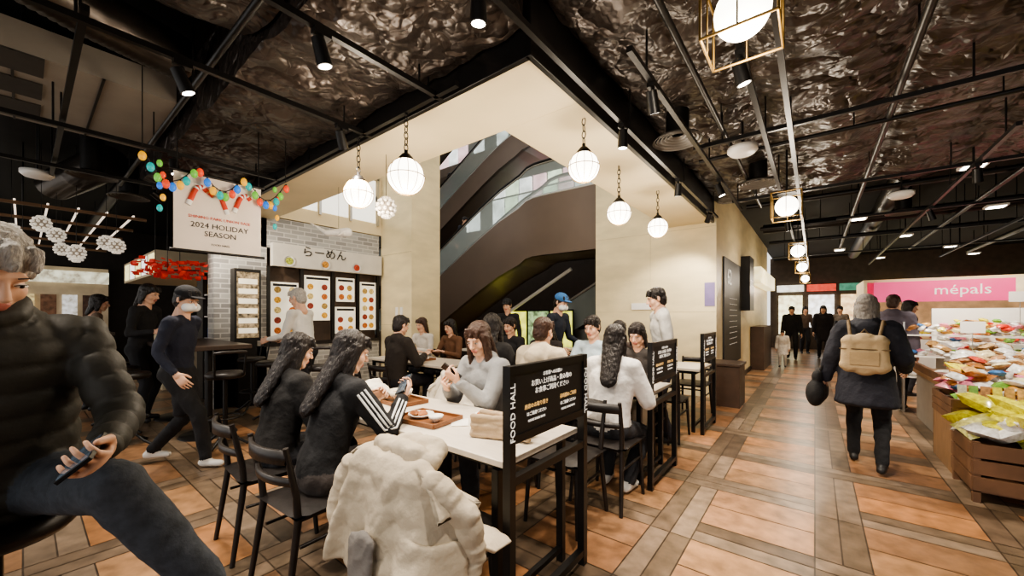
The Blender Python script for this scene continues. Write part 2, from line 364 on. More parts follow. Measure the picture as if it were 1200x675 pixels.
# ------------------------------------------------------------ room shell
def shell():
    V=[];F=[];C=[]
    def rect(x0,x1,y0,y1,c,z=0,g=.004):
        x0+=g;x1-=g;y0+=g;y1-=g
        if x1<=x0 or y1<=y0: return
        o=len(V); V.extend([(x0,y0,z),(x1,y0,z),(x1,y1,z),(x0,y1,z)]); F.append((o,o+1,o+2,o+3)); C.append(c)
    def terr():
        b=lin(random.choice(['#aa8262','#a87d5c','#9c7251','#b08a6a','#a88260','#977355','#b07e54'])); k=random.uniform(.75,1.1); return (b[0]*k,b[1]*k,b[2]*k,1)
    def plank():
        b=lin(random.choice(['#7c6a58','#70604f','#8a7866','#655546'])); k=random.uniform(.75,1.15); return (b[0]*k,b[1]*k,b[2]*k,1)
    p=.86; w=.25
    for i in range(-17,9):
        for j in range(-4,24):
            x=i*p;y=j*p
            rect(x+w,x+p,y+w,y+p/2+w/2,terr()); rect(x+w,x+p,y+p/2+w/2,y+p,terr())
            if (i+j)%2:
                for k in range(2): rect(x,x+p,y+k*w/2,y+(k+1)*w/2,plank()); rect(x+k*w/2,x+(k+1)*w/2,y+w,y+p,plank())
            else:
                for k in range(2): rect(x+k*w/2,x+(k+1)*w/2,y,y+p,plank()); rect(x+w,x+p,y+k*w/2,y+(k+1)*w/2,plank())
    rect(-15,8,-4,21,(*lin('#4a3e34'),1),z=-.003)
    rect(-15,8,-4,21,(*lin('#4a3e34'),1),z=-.2)
    me=bpy.data.meshes.new('floor'); me.from_pydata(V,[],F); ca=me.color_attributes.new('Col','FLOAT_COLOR','CORNER')
    ca.data.foreach_set('color',np.repeat(np.array(C),4,axis=0).ravel())
    m=bpy.data.materials.new('terracotta_and_wood_tile'); m.use_nodes=True; N=m.node_tree.nodes; L=m.node_tree.links; b=N['Principled BSDF']
    at=N.new('ShaderNodeAttribute'); at.attribute_name='Col'; tc=N.new('ShaderNodeTexCoord'); nz=N.new('ShaderNodeTexNoise'); nz.inputs['Scale'].default_value=9; nz.inputs['Detail'].default_value=8
    L.new(tc.outputs['Object'],nz.inputs['Vector']); rp=N.new('ShaderNodeValToRGB'); rp.color_ramp.elements[0].position=.3; rp.color_ramp.elements[0].color=(.55,.54,.52,1); rp.color_ramp.elements[1].position=.75; rp.color_ramp.elements[1].color=(1.18,1.15,1.12,1)
    L.new(nz.outputs['Fac'],rp.inputs['Fac']); mx=N.new('ShaderNodeMix'); mx.data_type='RGBA'; mx.blend_type='MULTIPLY'; mx.inputs[0].default_value=1
    L.new(at.outputs['Color'],mx.inputs[6]); L.new(rp.outputs['Color'],mx.inputs[7]); L.new(mx.outputs[2],b.inputs['Base Color']); b.inputs['Roughness'].default_value=.33
    bp=N.new('ShaderNodeBump'); bp.inputs['Strength'].default_value=.12; L.new(nz.outputs['Fac'],bp.inputs['Height']); L.new(bp.outputs['Normal'],b.inputs['Normal'])
    me.materials.append(m); place('floor',me)
    b=MB(); b.b2(-15,-7,-3,4.5,3.7,3.8,DARKC); b.b2(-1.37,8,-3,20,3.7,3.8,DARKC); b.b2(-7,-1.37,-3,1.91,3.7,3.8,DARKC)
    b.obj('ceiling')
    b=MB()
    b.b2(-7,-1.37,1.91,2.54,2.97,3.07,CREAM); b.b2(-2.08,-1.37,2.54,7.2,2.97,3.07,CREAM)
    b.b2(-2.12,-2.08,2.58,7.2,3.07,3.9,CREAM); b.b2(-7,-2.08,2.5,2.54,3.07,3.9,CREAM)
    b.b2(-7.0,-1.35,1.87,1.91,2.95,3.7,BLACK); b.b2(-1.37,-1.33,1.87,7.2,2.95,3.7,BLACK)
    b.obj('ceiling_void_soffit',bevel=.004)
    b=MB(); b.b2(-3.5,-1.3,7.2,7.45,0,8.5,STONE); b.b2(-3.5,-3.3,7.45,11,0,9.5,WALLD)
    J=mat('stone_joint','#c0b28c')
    for z in(1.45,2.9,4.35): b.b2(-3.5,-1.3,7.197,7.2,z,z+.005,J)
    b.b2(-2.4,-2.395,7.197,7.2,0,8.5,J); b.obj('wall_back')
    b=MB(); b.b2(-1.5,-1.3,7.45,16,0,3.7,STONE); b.obj('wall_corridor')
    b=MB(); b.b2(-7.0,-6.0,4.55,5.25,0,9,STONE); b.b2(-7.0,-6.0,4.547,4.55,2.6,2.61,J); b.b2(-7.0,-6.0,4.547,4.55,1.2,1.205,J); b.obj('stone_column')
    b=MB(); b.b2(-7.2,-7.0,1.9,4.55,3.02,9,CREAM)
    wg=mat('lit_window_glow','#f4f1e6',emit=.9,var=.04)
    for k in range(3): b.b2(-6.99,-6.98,2.75+k*.58,3.25+k*.58,3.25,4.1,wg)
    for k in range(4): b.b2(-7.0,-6.96,2.70+k*.58,2.74+k*.58,3.2,4.15,CHROME)
    b.b2(-7,-6.96,2.7,4.5,4.12,4.17,CHROME); b.obj('wall_atrium')
    b=MB(); b.b2(-15,-3.3,11,11.2,0,10,mat('atrium_dark_panel','#463b34',rough=.5,var=.1))
    pink=mat('shop_glow_pink','#f3b9bd',emit=1.3,var=.4,scale=2.5); wh=mat('shop_glow_white','#f2f0ea',emit=1.5,var=.5,scale=2.5); dkp=mat('shop_dark_bay','#4a3d36',var=.3,emit=.1); gr=mat('shop_glow_green','#cfe3c0',emit=1.2,var=.4,scale=3)
    for k in range(20): b.b2(-14.6+k*.56,-14.12+k*.56,10.9,10.98,4.5,6.0,random.choice([pink,wh,wh,dkp,gr])); b.b2(-14.6+k*.56,-14.12+k*.56,10.9,10.98,7.5,9.1,random.choice([pink,wh,dkp,dkp]))
    sl=mat('floor_slab_edge','#7a6c60')
    b.b2(-15,-3.5,10.4,11,4.0,4.35,sl); b.b2(-15,-3.5,10.4,11,6.9,7.25,sl)
    for z in(4.35,7.25):
        b.add([(-15,10.42,z),(-3.5,10.42,z),(-3.5,10.42,z+.95),(-15,10.42,z+.95)],[(0,1,2,3)],GLASS); b.tube([(-15,10.42,z+.98),(-3.5,10.42,z+.98)],.03,CHROME,8)
    b.obj('wall_atrium_rear')
    b=MB(); b.b2(-15.2,-15,-3,11,0,10,WALLD); b.obj('wall_left')
    b=MB(); b.b2(8,8.2,-3,20,0,3.8,WALLD); b.obj('wall_right')
    b=MB(); b.b2(-1.5,8,19.8,20,0,3.8,mat('far_wall','#4f4338',var=.2))
    for k in range(9):
        b.b2(-1.2+k*1.0,-.4+k*1.0,19.7,19.78,.6+.3*(k%2),2.2,mat('far_shop_glow%d'%(k%3),['#ffe2b0','#fff4dd','#e8b98a'][k%3],emit=1.8,var=.5,scale=6))
        b.b2(-1.25+k*1.0,-.35+k*1.0,19.6,19.68,2.35,2.62,mat('far_sign_%d'%(k%4),['#f2ead8','#c84a3a','#3f6f5a','#f0c860'][k%4],emit=1.2,var=.3,scale=8))
    b.obj('wall_far')
shell()

def foilmat():
    m=mat('crinkled_insulation_foil','#48403b',rough=.33,metal=.5,var=.3,scale=3); N=m.node_tree.nodes;L=m.node_tree.links; b=N['Principled BSDF']
    tc=N.new('ShaderNodeTexCoord'); nz=N.new('ShaderNodeTexNoise'); nz.inputs['Scale'].default_value=3; nz.inputs['Detail'].default_value=3
    L.new(tc.outputs['Object'],nz.inputs['Vector']); mx=N.new('ShaderNodeMix'); mx.data_type='VECTOR'; mx.inputs[0].default_value=.35; L.new(tc.outputs['Object'],mx.inputs[4]); L.new(nz.outputs['Color'],mx.inputs[5])
    prev=None
    for sc,st,di in((3.2,.7,.06),(9,.35,.025)):
        v=N.new('ShaderNodeTexVoronoi'); v.feature='DISTANCE_TO_EDGE'; v.inputs['Scale'].default_value=sc; L.new(mx.outputs[1],v.inputs['Vector'])
        cl=N.new('ShaderNodeMath'); cl.operation='MINIMUM'; cl.inputs[1].default_value=.25; L.new(v.outputs['Distance'],cl.inputs[0])
        bp=N.new('ShaderNodeBump'); bp.inputs['Strength'].default_value=st; bp.inputs['Distance'].default_value=di*3; L.new(cl.outputs[0],bp.inputs['Height'])
        if prev: L.new(prev.outputs['Normal'],bp.inputs['Normal'])
        prev=bp
    L.new(prev.outputs['Normal'],b.inputs['Normal']); return m
FOIL=foilmat()
def foil(name,x0,x1,y0,y1,z,amp=.07,res=.045,px=1.15,py=1.6,roll=.13):
    nx=max(3,int((x1-x0)/res));ny=max(3,int((y1-y0)/res)); V=[];F=[]
    for i in range(nx+1):
        for j in range(ny+1):
            x=x0+(x1-x0)*i/nx;y=y0+(y1-y0)*j/ny
            n=noise.noise(Vector((x*1.1,y*1.1,z)))
            wx=x+.15*noise.noise(Vector((x*3,y*3,1.7)));wy=y+.15*noise.noise(Vector((x*3,y*3,9.1)))
            d=noise.voronoi(Vector((wx*2.1,wy*1.8,.3)))[0]; d2=noise.voronoi(Vector((wx*5.5,wy*5,.9)))[0]
            fx=((x-x0)/px)%1; fy=((y-y0)/py)%1
            bul=roll*(math.sin(math.pi*fx)**.5*.8+math.sin(math.pi*fy)**.5*.3-.5)
            V.append((x,y,z+amp*.6*n-min(d[1]-d[0],.5)*amp*1.3-min(d2[1]-d2[0],.5)*amp*.3-bul))
    for i in range(nx):
        for j in range(ny): a=i*(ny+1)+j; F.append((a,a+1,a+ny+2,a+ny+1))
    b=MB(); b.add(V,F,FOIL,True)
    def side(idx):
        W=[V[k] for k in idx]+[(V[k][0],V[k][1],3.70) for k in idx]; n=len(idx); b.add(W,[(k,k+1,n+k+1,n+k) for k in range(n-1)],FOIL,True)
    side([i*(ny+1) for i in range(nx+1)]); side([i*(ny+1)+ny for i in range(nx+1)]); side(list(range(ny+1))); side([nx*(ny+1)+j for j in range(ny+1)])
    return b.obj(name)
foil('ceiling_insulation',-1.32,2.4,-1.6,7.4,3.32,px=.93,py=1.8)
foil('ceiling_insulation',-7.0,-1.38,.95,1.86,3.15,amp=.06,px=1.4,py=.91,roll=.10)
foil('ceiling_insulation',-3.1,-1.38,-1.6,.93,3.28,amp=.07,px=.86,py=1.25)
foil('ceiling_insulation',2.6,5.0,3,9.5,3.38,px=.8)

# ------------------------------------------------------------ ceiling services
def track(x0,y0,x1,y1,z=2.95):
    b=MB(); c=((x0+x1)/2,(y0+y1)/2,z); b.box(c,(abs(x1-x0)+.034,abs(y1-y0)+.034,.035),BLACK)
    L=math.hypot(x1-x0,y1-y0); n=max(2,int(L/1.6))
    for k in range(n+1):
        t=(k+.15)/(n+.3); x=x0+(x1-x0)*t;y=y0+(y1-y0)*t; b.tube([(x,y,z),(x,y,3.70)],.007,BLACK,6)
    b.obj('lighting_track')
for a in [(-4.83,-1.5,-4.83,1.8),(-3.02,-1.5,-3.02,1.84),(-2.1,-1.0,-2.1,1.84),(-1.22,-.5,-1.22,6.8),(-.85,2.2,-.85,6.5),(-.34,.6,-.34,17),(-.16,.6,-.16,17),(-6.2,-1.5,-6.2,1.7),(2.6,2,2.6,15),(1.3,5,1.3,16),(4,3,4,14)]: track(*a)
for a in [(-.9,4.0,2.6,4.0,3.0),(-.9,6.2,5,6.2,3.0),(-6.2,1.8,-1.9,1.8,2.95),(.3,8.4,6,8.4,3.0),(.3,10.5,6,10.5,3.0),(-.9,13,6,13,3.0),(-7.0,.2,-3.0,.2,3.0),(-9,-.6,-2.2,-.6,3.0)]: track(*a)
def pipes():
    b=MB()
    for (p,q,r) in [((-1.0,4.6,3.08),(2.4,4.6,3.08),.02),((-6.8,.75,3.02),(-1.5,.75,3.02),.02),((.5,2,3.1),(.5,13,3.1),.025),((1.9,3,3.1),(1.9,14,3.1),.03),((3.3,4,3.15),(3.3,16,3.15),.05),((-.9,7.5,3.2),(7,7.5,3.2),.04),((-.9,9.6,3.2),(7,9.6,3.2),.04),((-.9,11.6,3.2),(7,11.6,3.2),.04),((-.65,-1.5,3.06),(-.65,7,3.06),.02),((-9,-1.5,3.2),(-3.2,-1.2,3.2),.04),((-.9,10.2,3.3),(7,10.2,3.3),.1),((1,7.6,3.4),(1,17,3.4),.14),((5.3,7,3.3),(5.3,17,3.3),.08),((-14,.9,3.3),(-7.2,.9,3.3),.08),((-14,-.4,3.35),(-7.2,-.4,3.35),.12)]:
        b.tube([p,q],r,BLACK,12)
        for k in range(4):
            t=(k+.5)/4; x=[p[i]+(q[i]-p[i])*t for i in range(3)]; b.tube([x,(x[0],x[1],3.70)],.006,BLACK,6)
    b.obj('ceiling_pipework')
    for pts,r in (([(-3.35,-.9,3.45),(-3.5,-.3,3.4),(-3.75,.25,3.4),(-4.0,.8,3.45)],.16),([(-9,.3,3.35),(-8,.5,3.35),(-7.2,.7,3.4)],.2)):
        b=MB(); Q=[];R=[]
        for i in range(len(pts)-1):
            for k in range(26):
                t=k/26; Q.append([pts[i][j]*(1-t)+pts[i+1][j]*t for j in range(3)]); R.append(r*(1+.07*(k%2)))
        b.tube(Q,R,mat('dark_duct_foil','#4a443f',rough=.3,metal=.7,var=.2),20); b.obj('flexible_air_duct')
    b=MB(); gp=mat('grey_hvac_panel','#8f877c',rough=.5,var=.06); b.b2(-6.0,-4.45,-.95,.85,3.28,3.5,gp)
    for k in range(1,4): b.b2(-6.0,-4.45,-.95+.45*k-.008,-.95+.45*k+.008,3.27,3.28,BLACK)
    for k in range(3): b.b2(-5.8+k*.5,-5.45+k*.5,-.2,.1,3.268,3.28,mat('vent_slot','#3b3733'))
    for x in(-5.9,-4.55): b.tube([(x,0,3.5),(x,0,3.70)],.01,BLACK)
    b.obj('air_conditioning_unit')
    for (x,y) in((-1.0,3.75),(-.55,5.6),(-6.6,.5),(-7.4,.9),(1.1,8.6)):
        b=MB()
        for k in range(5): r=.05+.035*k; b.lathe((0,0,-.01*k+.05),[(r,0),(r+.024,-.024),(r+.028,-.022),(r+.004,.004)],mat('diffuser_grey','#5d5852',rough=.4,metal=.4),32)
        b.lathe((0,0,0),[(.1,.05),(.1,.5)],BLACK,24); b.obj('round_air_diffuser',(x,y,3.02))
    for (x,y) in((-.55,4.3),(-6.9,.1),(.9,7.2),(2.3,6.2)):
        b=MB(); b.lathe((0,0,0),[(0,-.03),(.1,-.03),(.13,0),(.13,.04),(0,.04)],WHITE,24); b.tube([(0,0,.04),(0,0,.72)],.01,BLACK); b.obj('ceiling_speaker',(x,y,2.98))
    for (x,y) in ((1.4,6.6),(3.2,7.3),(2.2,9.3),(.6,9.0),(4.3,9.8),(1.5,11.5),(3.4,11.8),(.5,13),(2.6,14),(4.6,13),(5.8,8.6),(5.6,11),(1.5,15.5),(3.4,16),(5.4,15)):
        b=MB(); b.box((0,0,0),(.22,.22,.03),WHITE); b.box((0,0,-.017),(.17,.17,.006),mat('panel_lamp_glow','#fff4e2',emit=10,var=.01)); b.tube([(0,0,0),(0,0,.62)],.01,BLACK); b.obj('square_downlight',(x,y,3.08))
pipes()
def spot(x,y,z,tx,ty,tz,power=60,size=75,col=(1,.89,.75),blend=.6):
    b=MB(); d=Vector((tx-x,ty-y,tz-z)).normalized(); c=Vector((0,0,-.1))
    b.tube([(0,0,0),(0,0,-.05)],.012,BLACK); b.box((0,0,0),(.05,.09,.03),BLACK)
    b.tube([c-d*.07,c+d*.07],[.034,.04],BLACK,16); b.lathe((0,0,0),[(0,0),(.032,0)],SPOTE,16,M=Matrix.Translation(c+d*.0705)@d.to_track_quat('Z','Y').to_matrix().to_4x4())
    o=b.obj('track_spotlight',(x,y,z))
    l=bpy.data.lights.new('lamp','SPOT'); l.energy=power; l.spot_size=math.radians(size); l.spot_blend=blend; l.shadow_soft_size=.06; l.color=col
    lo=bpy.data.objects.new('lamp',l); COL.objects.link(lo); lo.parent=o; lo.location=c+d*.1; lo.rotation_euler=d.to_track_quat('-Z','Y').to_euler()
for a in [(-1.22,1.3,2.92,-1.5,1.6,0,110),(-1.22,3.0,2.92,-1.4,3.2,0,120),(-1.22,4.6,2.92,-1.6,5.4,0,90),(-1.22,6.2,2.92,-2.0,7.2,1.5,140),(-2.1,1.0,2.92,-2.0,1.6,.7,120),(-3.02,.6,2.92,-2.8,1.6,.5,120),
          (-3.02,1.6,2.92,-4.0,3,0,130),(-4.83,.9,2.92,-4.4,1.2,0,150),(-4.83,-.6,2.92,-3.2,.2,0,120),(-6.2,1.0,2.92,-6.9,2.9,1.8,150),(-.85,4.9,2.92,.2,5.2,0,160),(-.34,2.6,2.92,.3,3.2,0,190),(-.16,.9,2.92,.0,1.6,0,140),
          (-.34,7.6,2.92,0,8.2,0,180),(-.34,10.4,2.92,0,11,0,180),(1.3,6.0,2.92,1.6,6.9,.6,200),(1.3,8.0,2.92,2,8.5,.8,230),(2.6,5.2,2.92,1.8,5.2,.6,230),(-2.1,-.6,2.92,-1.7,.1,.8,90),(2.6,9,2.92,2.2,10.6,1.6,160),(-.85,2.6,2.92,-.9,4.2,0,110),(4,9,2.92,4.8,10,.8,220)]: spot(*a)

def chain(b,z0,z1):
    n=int((z1-z0)/.045)
    for k in range(n):
        z=z0+(k+.5)*(z1-z0)/n; P=[]
        for q in range(10):
            a=2*math.pi*q/10; h=.016*math.cos(a); v=.03*math.sin(a); P.append((h,0,z+v) if k%2 else (0,h,z+v))
        b.tube(P,.004,BLACK,5,closed=True)
def bulb(o,z,e,r):
    l=bpy.data.lights.new('bulb','POINT'); l.energy=e; l.color=(1,.86,.68); l.shadow_soft_size=r; lo=bpy.data.objects.new('bulb',l); COL.objects.link(lo); lo.parent=o; lo.location=(0,0,z)
def globe(x,y,z,r=.12,zt=2.97):
    b=MB(); b.ell((0,0,0),r,GLOW,28,18)
    for k in range(6):
        a=math.pi*k/6; b.tube([((r+.004)*math.cos(a)*math.cos(t),(r+.004)*math.sin(a)*math.cos(t),(r+.004)*math.sin(t)) for t in np.linspace(0,2*math.pi,33)[:-1]],.0024,BRASS,5,closed=True)
    b.tube([((r+.005)*math.cos(t),(r+.005)*math.sin(t),0) for t in np.linspace(0,2*math.pi,33)[:-1]],.0035,BRASS,5,closed=True)
    b.lathe((0,0,r-.015),[(.055,0),(.055,.02),(.03,.05),(.014,.06),(.014,.08),(0,.08)],BLACK,20); chain(b,r+.06,zt-z)
    o=b.obj('globe_pendant_lamp',(x,y,z)); bulb(o,-r-.13,22,r)
globe(-1.45,2.77,2.58); globe(-1.62,3.88,2.47); globe(-1.56,4.96,2.5); globe(-2.44,1.8,2.45,.135); globe(-3.11,1.80,2.45,.12)
def lantern(x,y,z,s=.3):
    b=MB(); h=s*.5
    b.ell((0,0,0),(h*.8,h*.8,h*.8),GLOW,24,16)
    for a in(-1,1):
        for c in(-1,1): b.tube([(a*h,c*h,-h),(a*h,c*h,h)],.006,BRASS,6)
        for zz in(-h,h): b.tube([(a*h,-h,zz),(a*h,h,zz)],.006,BRASS,6); b.tube([(-h,a*h,zz),(h,a*h,zz)],.006,BRASS,6)
        b.tube([(a*h,0,-h),(a*h,0,h)],.004,BRASS,6); b.tube([(0,a*h,-h),(0,a*h,h)],.004,BRASS,6)
    b.box((0,0,h+.01),(s*.6,s*.6,.03),BLACK); b.tube([(0,0,h),(0,0,3.70-z)],.01,BLACK); o=b.obj('cage_lantern',(x,y,z)); bulb(o,-s,30,.1)
for y,z in((1.95,2.73),(5.35,2.63),(9,2.6),(12.1,2.6),(16,2.6)): lantern(-.25,y,z,.28)
def facet(b,x,y,z,s,zt,m=GLOWS,core=None):
    n=9
    for i in range(6):
        ph=-1.2+2.4*i/5; rr=s*math.cos(ph)
        for k in range(n):
            a=2*math.pi*(k+.5*(i%2))/n; b.ell((x+rr*math.cos(a),y+rr*math.sin(a),z+s*1.1*math.sin(ph)),s*.22,m,7,5)
    b.ell((x,y,z),s*.9,core or m,12,8); b.tube([(x,y,z+s),(x,y,zt)],.003,BLACK,5)
CORE=mat('chandelier_core','#8f8476',var=.1,emit=.2)
b=MB(); facet(b,-3.3,2.2,2.45,.085,2.97,core=CORE); b.obj('beaded_glass_pendant')
m=organic('o',[cap((0,-.14,0),(0,.1,.02),.035,.06,'w',1,1),cap((0,-.14,0),(0,-.24,.07),.03,.012,'w'),cap((0,-.24,.07),(-.08,-.3,.09),.014,.01,'w'),cap((0,-.24,.07),(.08,-.3,.09),.014,.01,'w'),cap((.05,.05,0),(.13,.0,-.05),.018,.008,'w'),cap((-.05,.05,0),(-.13,.0,-.05),.018,.008,'w')],.01,{'w':WHITE})
o=place('hanging_whale_ornament',m,(-4.6,2.4,2.4),-.6)
b=MB(); b.tube([(0,0,.04),(0,0,.57)],.002,BLACK,4); b.obj('string',parent=o)

# ------------------------------------------------------------ escalators
def escalator(x0,z0,x1,z1,y,w=1.3,ext=2.0,depth=1.25,name='escalator'):
    b=MB(); path=[(x0-ext,z0),(x0,z0),(x1,z1),(x1+ext,z1)]
    P=[]
    for i in range(len(path)-1):
        for k in range(10):
            t=k/10; P.append((path[i][0]*(1-t)+path[i+1][0]*t,path[i][1]*(1-t)+path[i+1][1]*t))
    P.append(path[-1]); P=np.array(P)
    for _ in range(3): P[1:-1,1]=P[1:-1,1]*.5+.25*(P[:-2,1]+P[2:,1])
    for yy,s in((y,-1),(y+w,1)):
        V=[];F=[]
        for (x,z) in P:
            for dz in(.12,-depth):
                V+= [(x,yy,z+dz),(x,yy+.12*(-s),z+dz)]
        n=len(P)
        for i in range(n-1):
            a=4*i;c=a+4; F+=[(a,a+2,c+2,c),(a+1,c+1,c+3,a+3),(a,c,c+1,a+1),(a+2,a+3,c+3,c+2)]
        b.add(V,F,DARKB)
        G=[];GF=[]
        for (x,z) in P: G+=[(x,yy-.06*s,z+.12),(x,yy-.06*s,z+.92)]
        for i in range(n-1): GF.append((2*i,2*i+2,2*i+3,2*i+1))
        b.add(G,GF,GLASS); b.tube([(x,yy-.06*s,z+.96) for x,z in P],.035,BLACK,8); b.tube([(x,yy-.06*s,z+.915) for x,z in P],.022,CHROME,6); b.tube([(x,yy-.06*s,z+.15) for x,z in P],.04,CHROME,6)
    V=[];F=[]
    for (x,z) in P: V+=[(x,y,z-depth),(x,y+w,z-depth)]
    for i in range(len(P)-1): F.append((2*i,2*i+1,2*i+3,2*i+2))
    b.add(V,F,DARKB)
    n=int(abs(z1-z0)/.2)
    for k in range(n):
        t=(k+.5)/n; b.box((x0+(x1-x0)*t,y+w/2,z0+(z1-z0)*t-.05),(abs(x1-x0)/n,w-.2,.2),CHROME)
    b.obj(name)
escalator(-12.2,0.3,-5.7,4.05,7.5,ext=2.1)
escalator(-13.4,3.2,-7.0,6.9,9.05,ext=2.6,depth=.6)
escalator(-13.0,6.6,-7.2,9.95,7.6,ext=1.5,depth=1.7)
b=MB()
for k in range(6): x=-6.6+k*.35; b.b2(x,x+.36,9.4,10.5,0,.2+.2*k,CHROME)
b.tube([(-6.8,9.3,.95),(-4.4,9.3,2.3)],.035,CHROME,8); b.add([(-6.8,9.3,.1),(-4.4,9.3,1.4),(-4.4,9.3,2.25),(-6.8,9.3,.9)],[(0,1,2,3)],GLASS)
b.tube([(-7.6,8.85,1.2),(-5.0,8.85,2.6)],.05,WHITE,8); b.obj('staircase')
b=MB(); yg=mat('yellow_lightbox','#d8d85a',emit=1.1,var=.5,scale=5)
for k in range(3): b.b2(-7.2+k*.75,-6.55+k*.75,8.95,9.0,.5,1.5,[yg,mat('green_lightbox','#a9c690',emit=.6,var=.7,scale=7),yg][k]); b.b2(-7.22+k*.75,-6.53+k*.75,9.0,9.04,0,1.55,BLACK)
b.obj('backlit_poster_stand')

# ------------------------------------------------------------ furniture
def chair_mesh():
    b=MB(); W=BWOOD
    b.pillow((0,0,.45),(.43,.43,.045),W,n=8)
    b.box((0,0,.435),(.38,.38,.025),W)
    for sx in(-1,1):
        b.tube([(sx*.175,.17,.44),(sx*.195,.2,0)],[.017,.013],W,10)
        b.tube([(sx*.2,-.25,0),(sx*.18,-.19,.43),(sx*.185,-.2,.55),(sx*.19,-.25,.79)],[.013,.018,.017,.013],W,10)
        b.tube([(sx*.18,-.18,.3),(sx*.18,.18,.3)],.009,W,8)
    for z,h,y in((.745,.055,-.245),(.62,.03,-.215)):
        V=[];F=[]
        for k in range(13):
            t=-1+2*k/12; yy=y-.045*(1-t*t)
            for dy in(-.009,.009):
                for dz in(-h,h): V.append((t*.192,yy+dy,z+dz*.6))
        for k in range(12):
            a=4*k;c=a+4; F+=[(a,c,c+1,a+1),(a+2,a+3,c+3,c+2),(a,a+2,c+2,c),(a+1,c+1,c+3,a+3)]
        b.add(V,F,W,True)
    b.tube([(-.18,.16,.38),(.18,.16,.38)],.01,W,8); o=b.obj('tmp'); me=o.data; bpy.data.objects.remove(o); return me
CH=chair_mesh()
def chair(x,y,a): return place('dining_chair',CH,(x,y,0),math.radians(a))
for x,y,a in [(-2.72,.98,-4),(-2.1,.98,3),(-1.36,1.16,0),(-1.36,2.32,182),(-1.98,2.34,180),(-2.6,2.32,180),(-1.25,2.8,0),(-1.95,2.82,0),(-2.5,2.8,0),(-1.44,4.05,180),(-1.96,4.05,180),(-2.6,4.05,180),
              (-1.35,4.62,0),(-2.0,4.62,0),(-1.35,5.82,180),(-2.1,5.82,180),(-3.5,4.5,180),(-4.25,2.95,0),(-4.8,2.9,0),(-4.3,4.1,180),(-5.4,4.4,180),(-4.7,4.43,180),(-4.0,5.9,180)]: chair(x,y,a)
def table(x0,x1,y0,y1,top=TABLE,name='dining_table'):
    b=MB(); b.b2(x0,x1,y0,y1,.73,.76,top); b.b2(x0+.05,x1-.05,y0+.06,y1-.06,.69,.729,BLACK)
    for x in(x0+.12,x1-.08):
        for y in(y0+.05,y1-.05): b.b2(x-.02,x+.02,y-.02,y+.02,0,.7,BLACK)
        b.b2(x-.015,x+.015,y0+.05,y1-.05,.06,.09,BLACK)
    b.obj(name,bevel=.004)
for y in(1.29,3.1,4.9): table(-2.8,-1.06,y,y+.66)
for y in(3.2,4.9): table(-5.3,-3.6,y,y+.66)
table(-5.2,-3.6,6.1,6.7)
def partition(y):
    b=MB(); X=-1.03; y1=y+.66
    for yy in(y,y1): b.b2(X-.02,X+.02,yy-.02,yy+.02,0,1.18,BLACK)
    for z in(.07,.68,.86,1.16): b.b2(X-.018,X+.018,y+.02,y1-.02,z-.018,z+.018,BLACK)
    b.b2(X-.012,X+.012,y+.02,y1-.02,.87,1.15,mat('black_sign_panel','#161514',rough=.5,var=.1))
    f=lambda yy,z:FX((X+.0135,yy,z))
    yc=y+.33
    b.text('お客様へのお願い',.022,f(yc,1.12),TXTW); b.text('お買い上げ商品・飲み物の',.031,f(yc,1.085),TXTW); b.text('お食事ご利用ください',.031,f(yc,1.048),TXTW)
    for k,t in enumerate(('座席のお取り置き','長時間のご利用')):
        b.text(t,.024,f(y+.19+.29*k,.985),mat('sign_gold_text','#e0b878',emit=.3,var=.03)); b.text('はご遠慮ください',.02,f(y+.19+.29*k,.95),TXTW); b.text('PLEASE SHARE SEATS',.015,f(y+.19+.29*k,.92),TXTW)
    b.text('FOOD HALL',.046,axes((0,0,1),(0,-1,0),(X+.0215,y,.98)),TXTW); b.text('FOOD HALL',.046,axes((0,0,-1),(0,1,0),(X+.0215,y1,.98)),TXTW)
    b.obj('table_end_partition_sign',bevel=.002)
for y in(1.29,3.1,4.9): partition(y)
b=MB(); b.b2(-7.2,-5.3,1.0,1.7,1.0,1.05,DTABLE)
for x in(-6.9,-5.6):
    b.tube([(x,1.35,.03),(x,1.35,1.0)],.04,BLACK,14); b.lathe((x,1.35,0),[(0,.03),(.26,.025),(.28,0)],BLACK,28)
b.obj('high_bar_table',bevel=.004)
def stool_mesh():
    b=MB(); b.lathe((0,0,.72),[(0,0),(.16,0),(.18,.02),(.18,.05),(.15,.07),(0,.075)],BWOOD,26)
    for k in range(4):
        a=math.pi/4+k*math.pi/2; b.tube([(.03*math.cos(a),.03*math.sin(a),.16),(.14*math.cos(a),.14*math.sin(a),.06),(.23*math.cos(a),.23*math.sin(a),.012)],.014,BLACK,8)
    b.tube([(0,0,.12),(0,0,.72)],.024,BLACK,12); b.tube([(.15*math.cos(t),.15*math.sin(t),.3) for t in np.linspace(0,6.283,25)[:-1]],.01,BLACK,8,closed=True)
    b.tube([(-.15,0,.3),(.15,0,.3)],.008,BLACK,6)
    for sx in(-1,1): b.tube([(sx*.13,-.14,.75),(sx*.14,-.18,1.0)],.01,BLACK,8)
    b.tube([(-.14,-.18,1.0),(-.07,-.21,1.01),(.07,-.21,1.01),(.14,-.18,1.0)],.018,BWOOD,8)
    o=b.obj('tmp'); me=o.data; bpy.data.objects.remove(o); return me
ST=stool_mesh()
for x,y,a in((-5.75,.7,0),(-6.4,.7,0),(-7.0,.7,0),(-5.0,1.35,90),(-5.7,2.05,180),(-6.4,2.05,180),(-4.75,2.3,60)): place('bar_stool',ST,(x,y,0),math.radians(a))

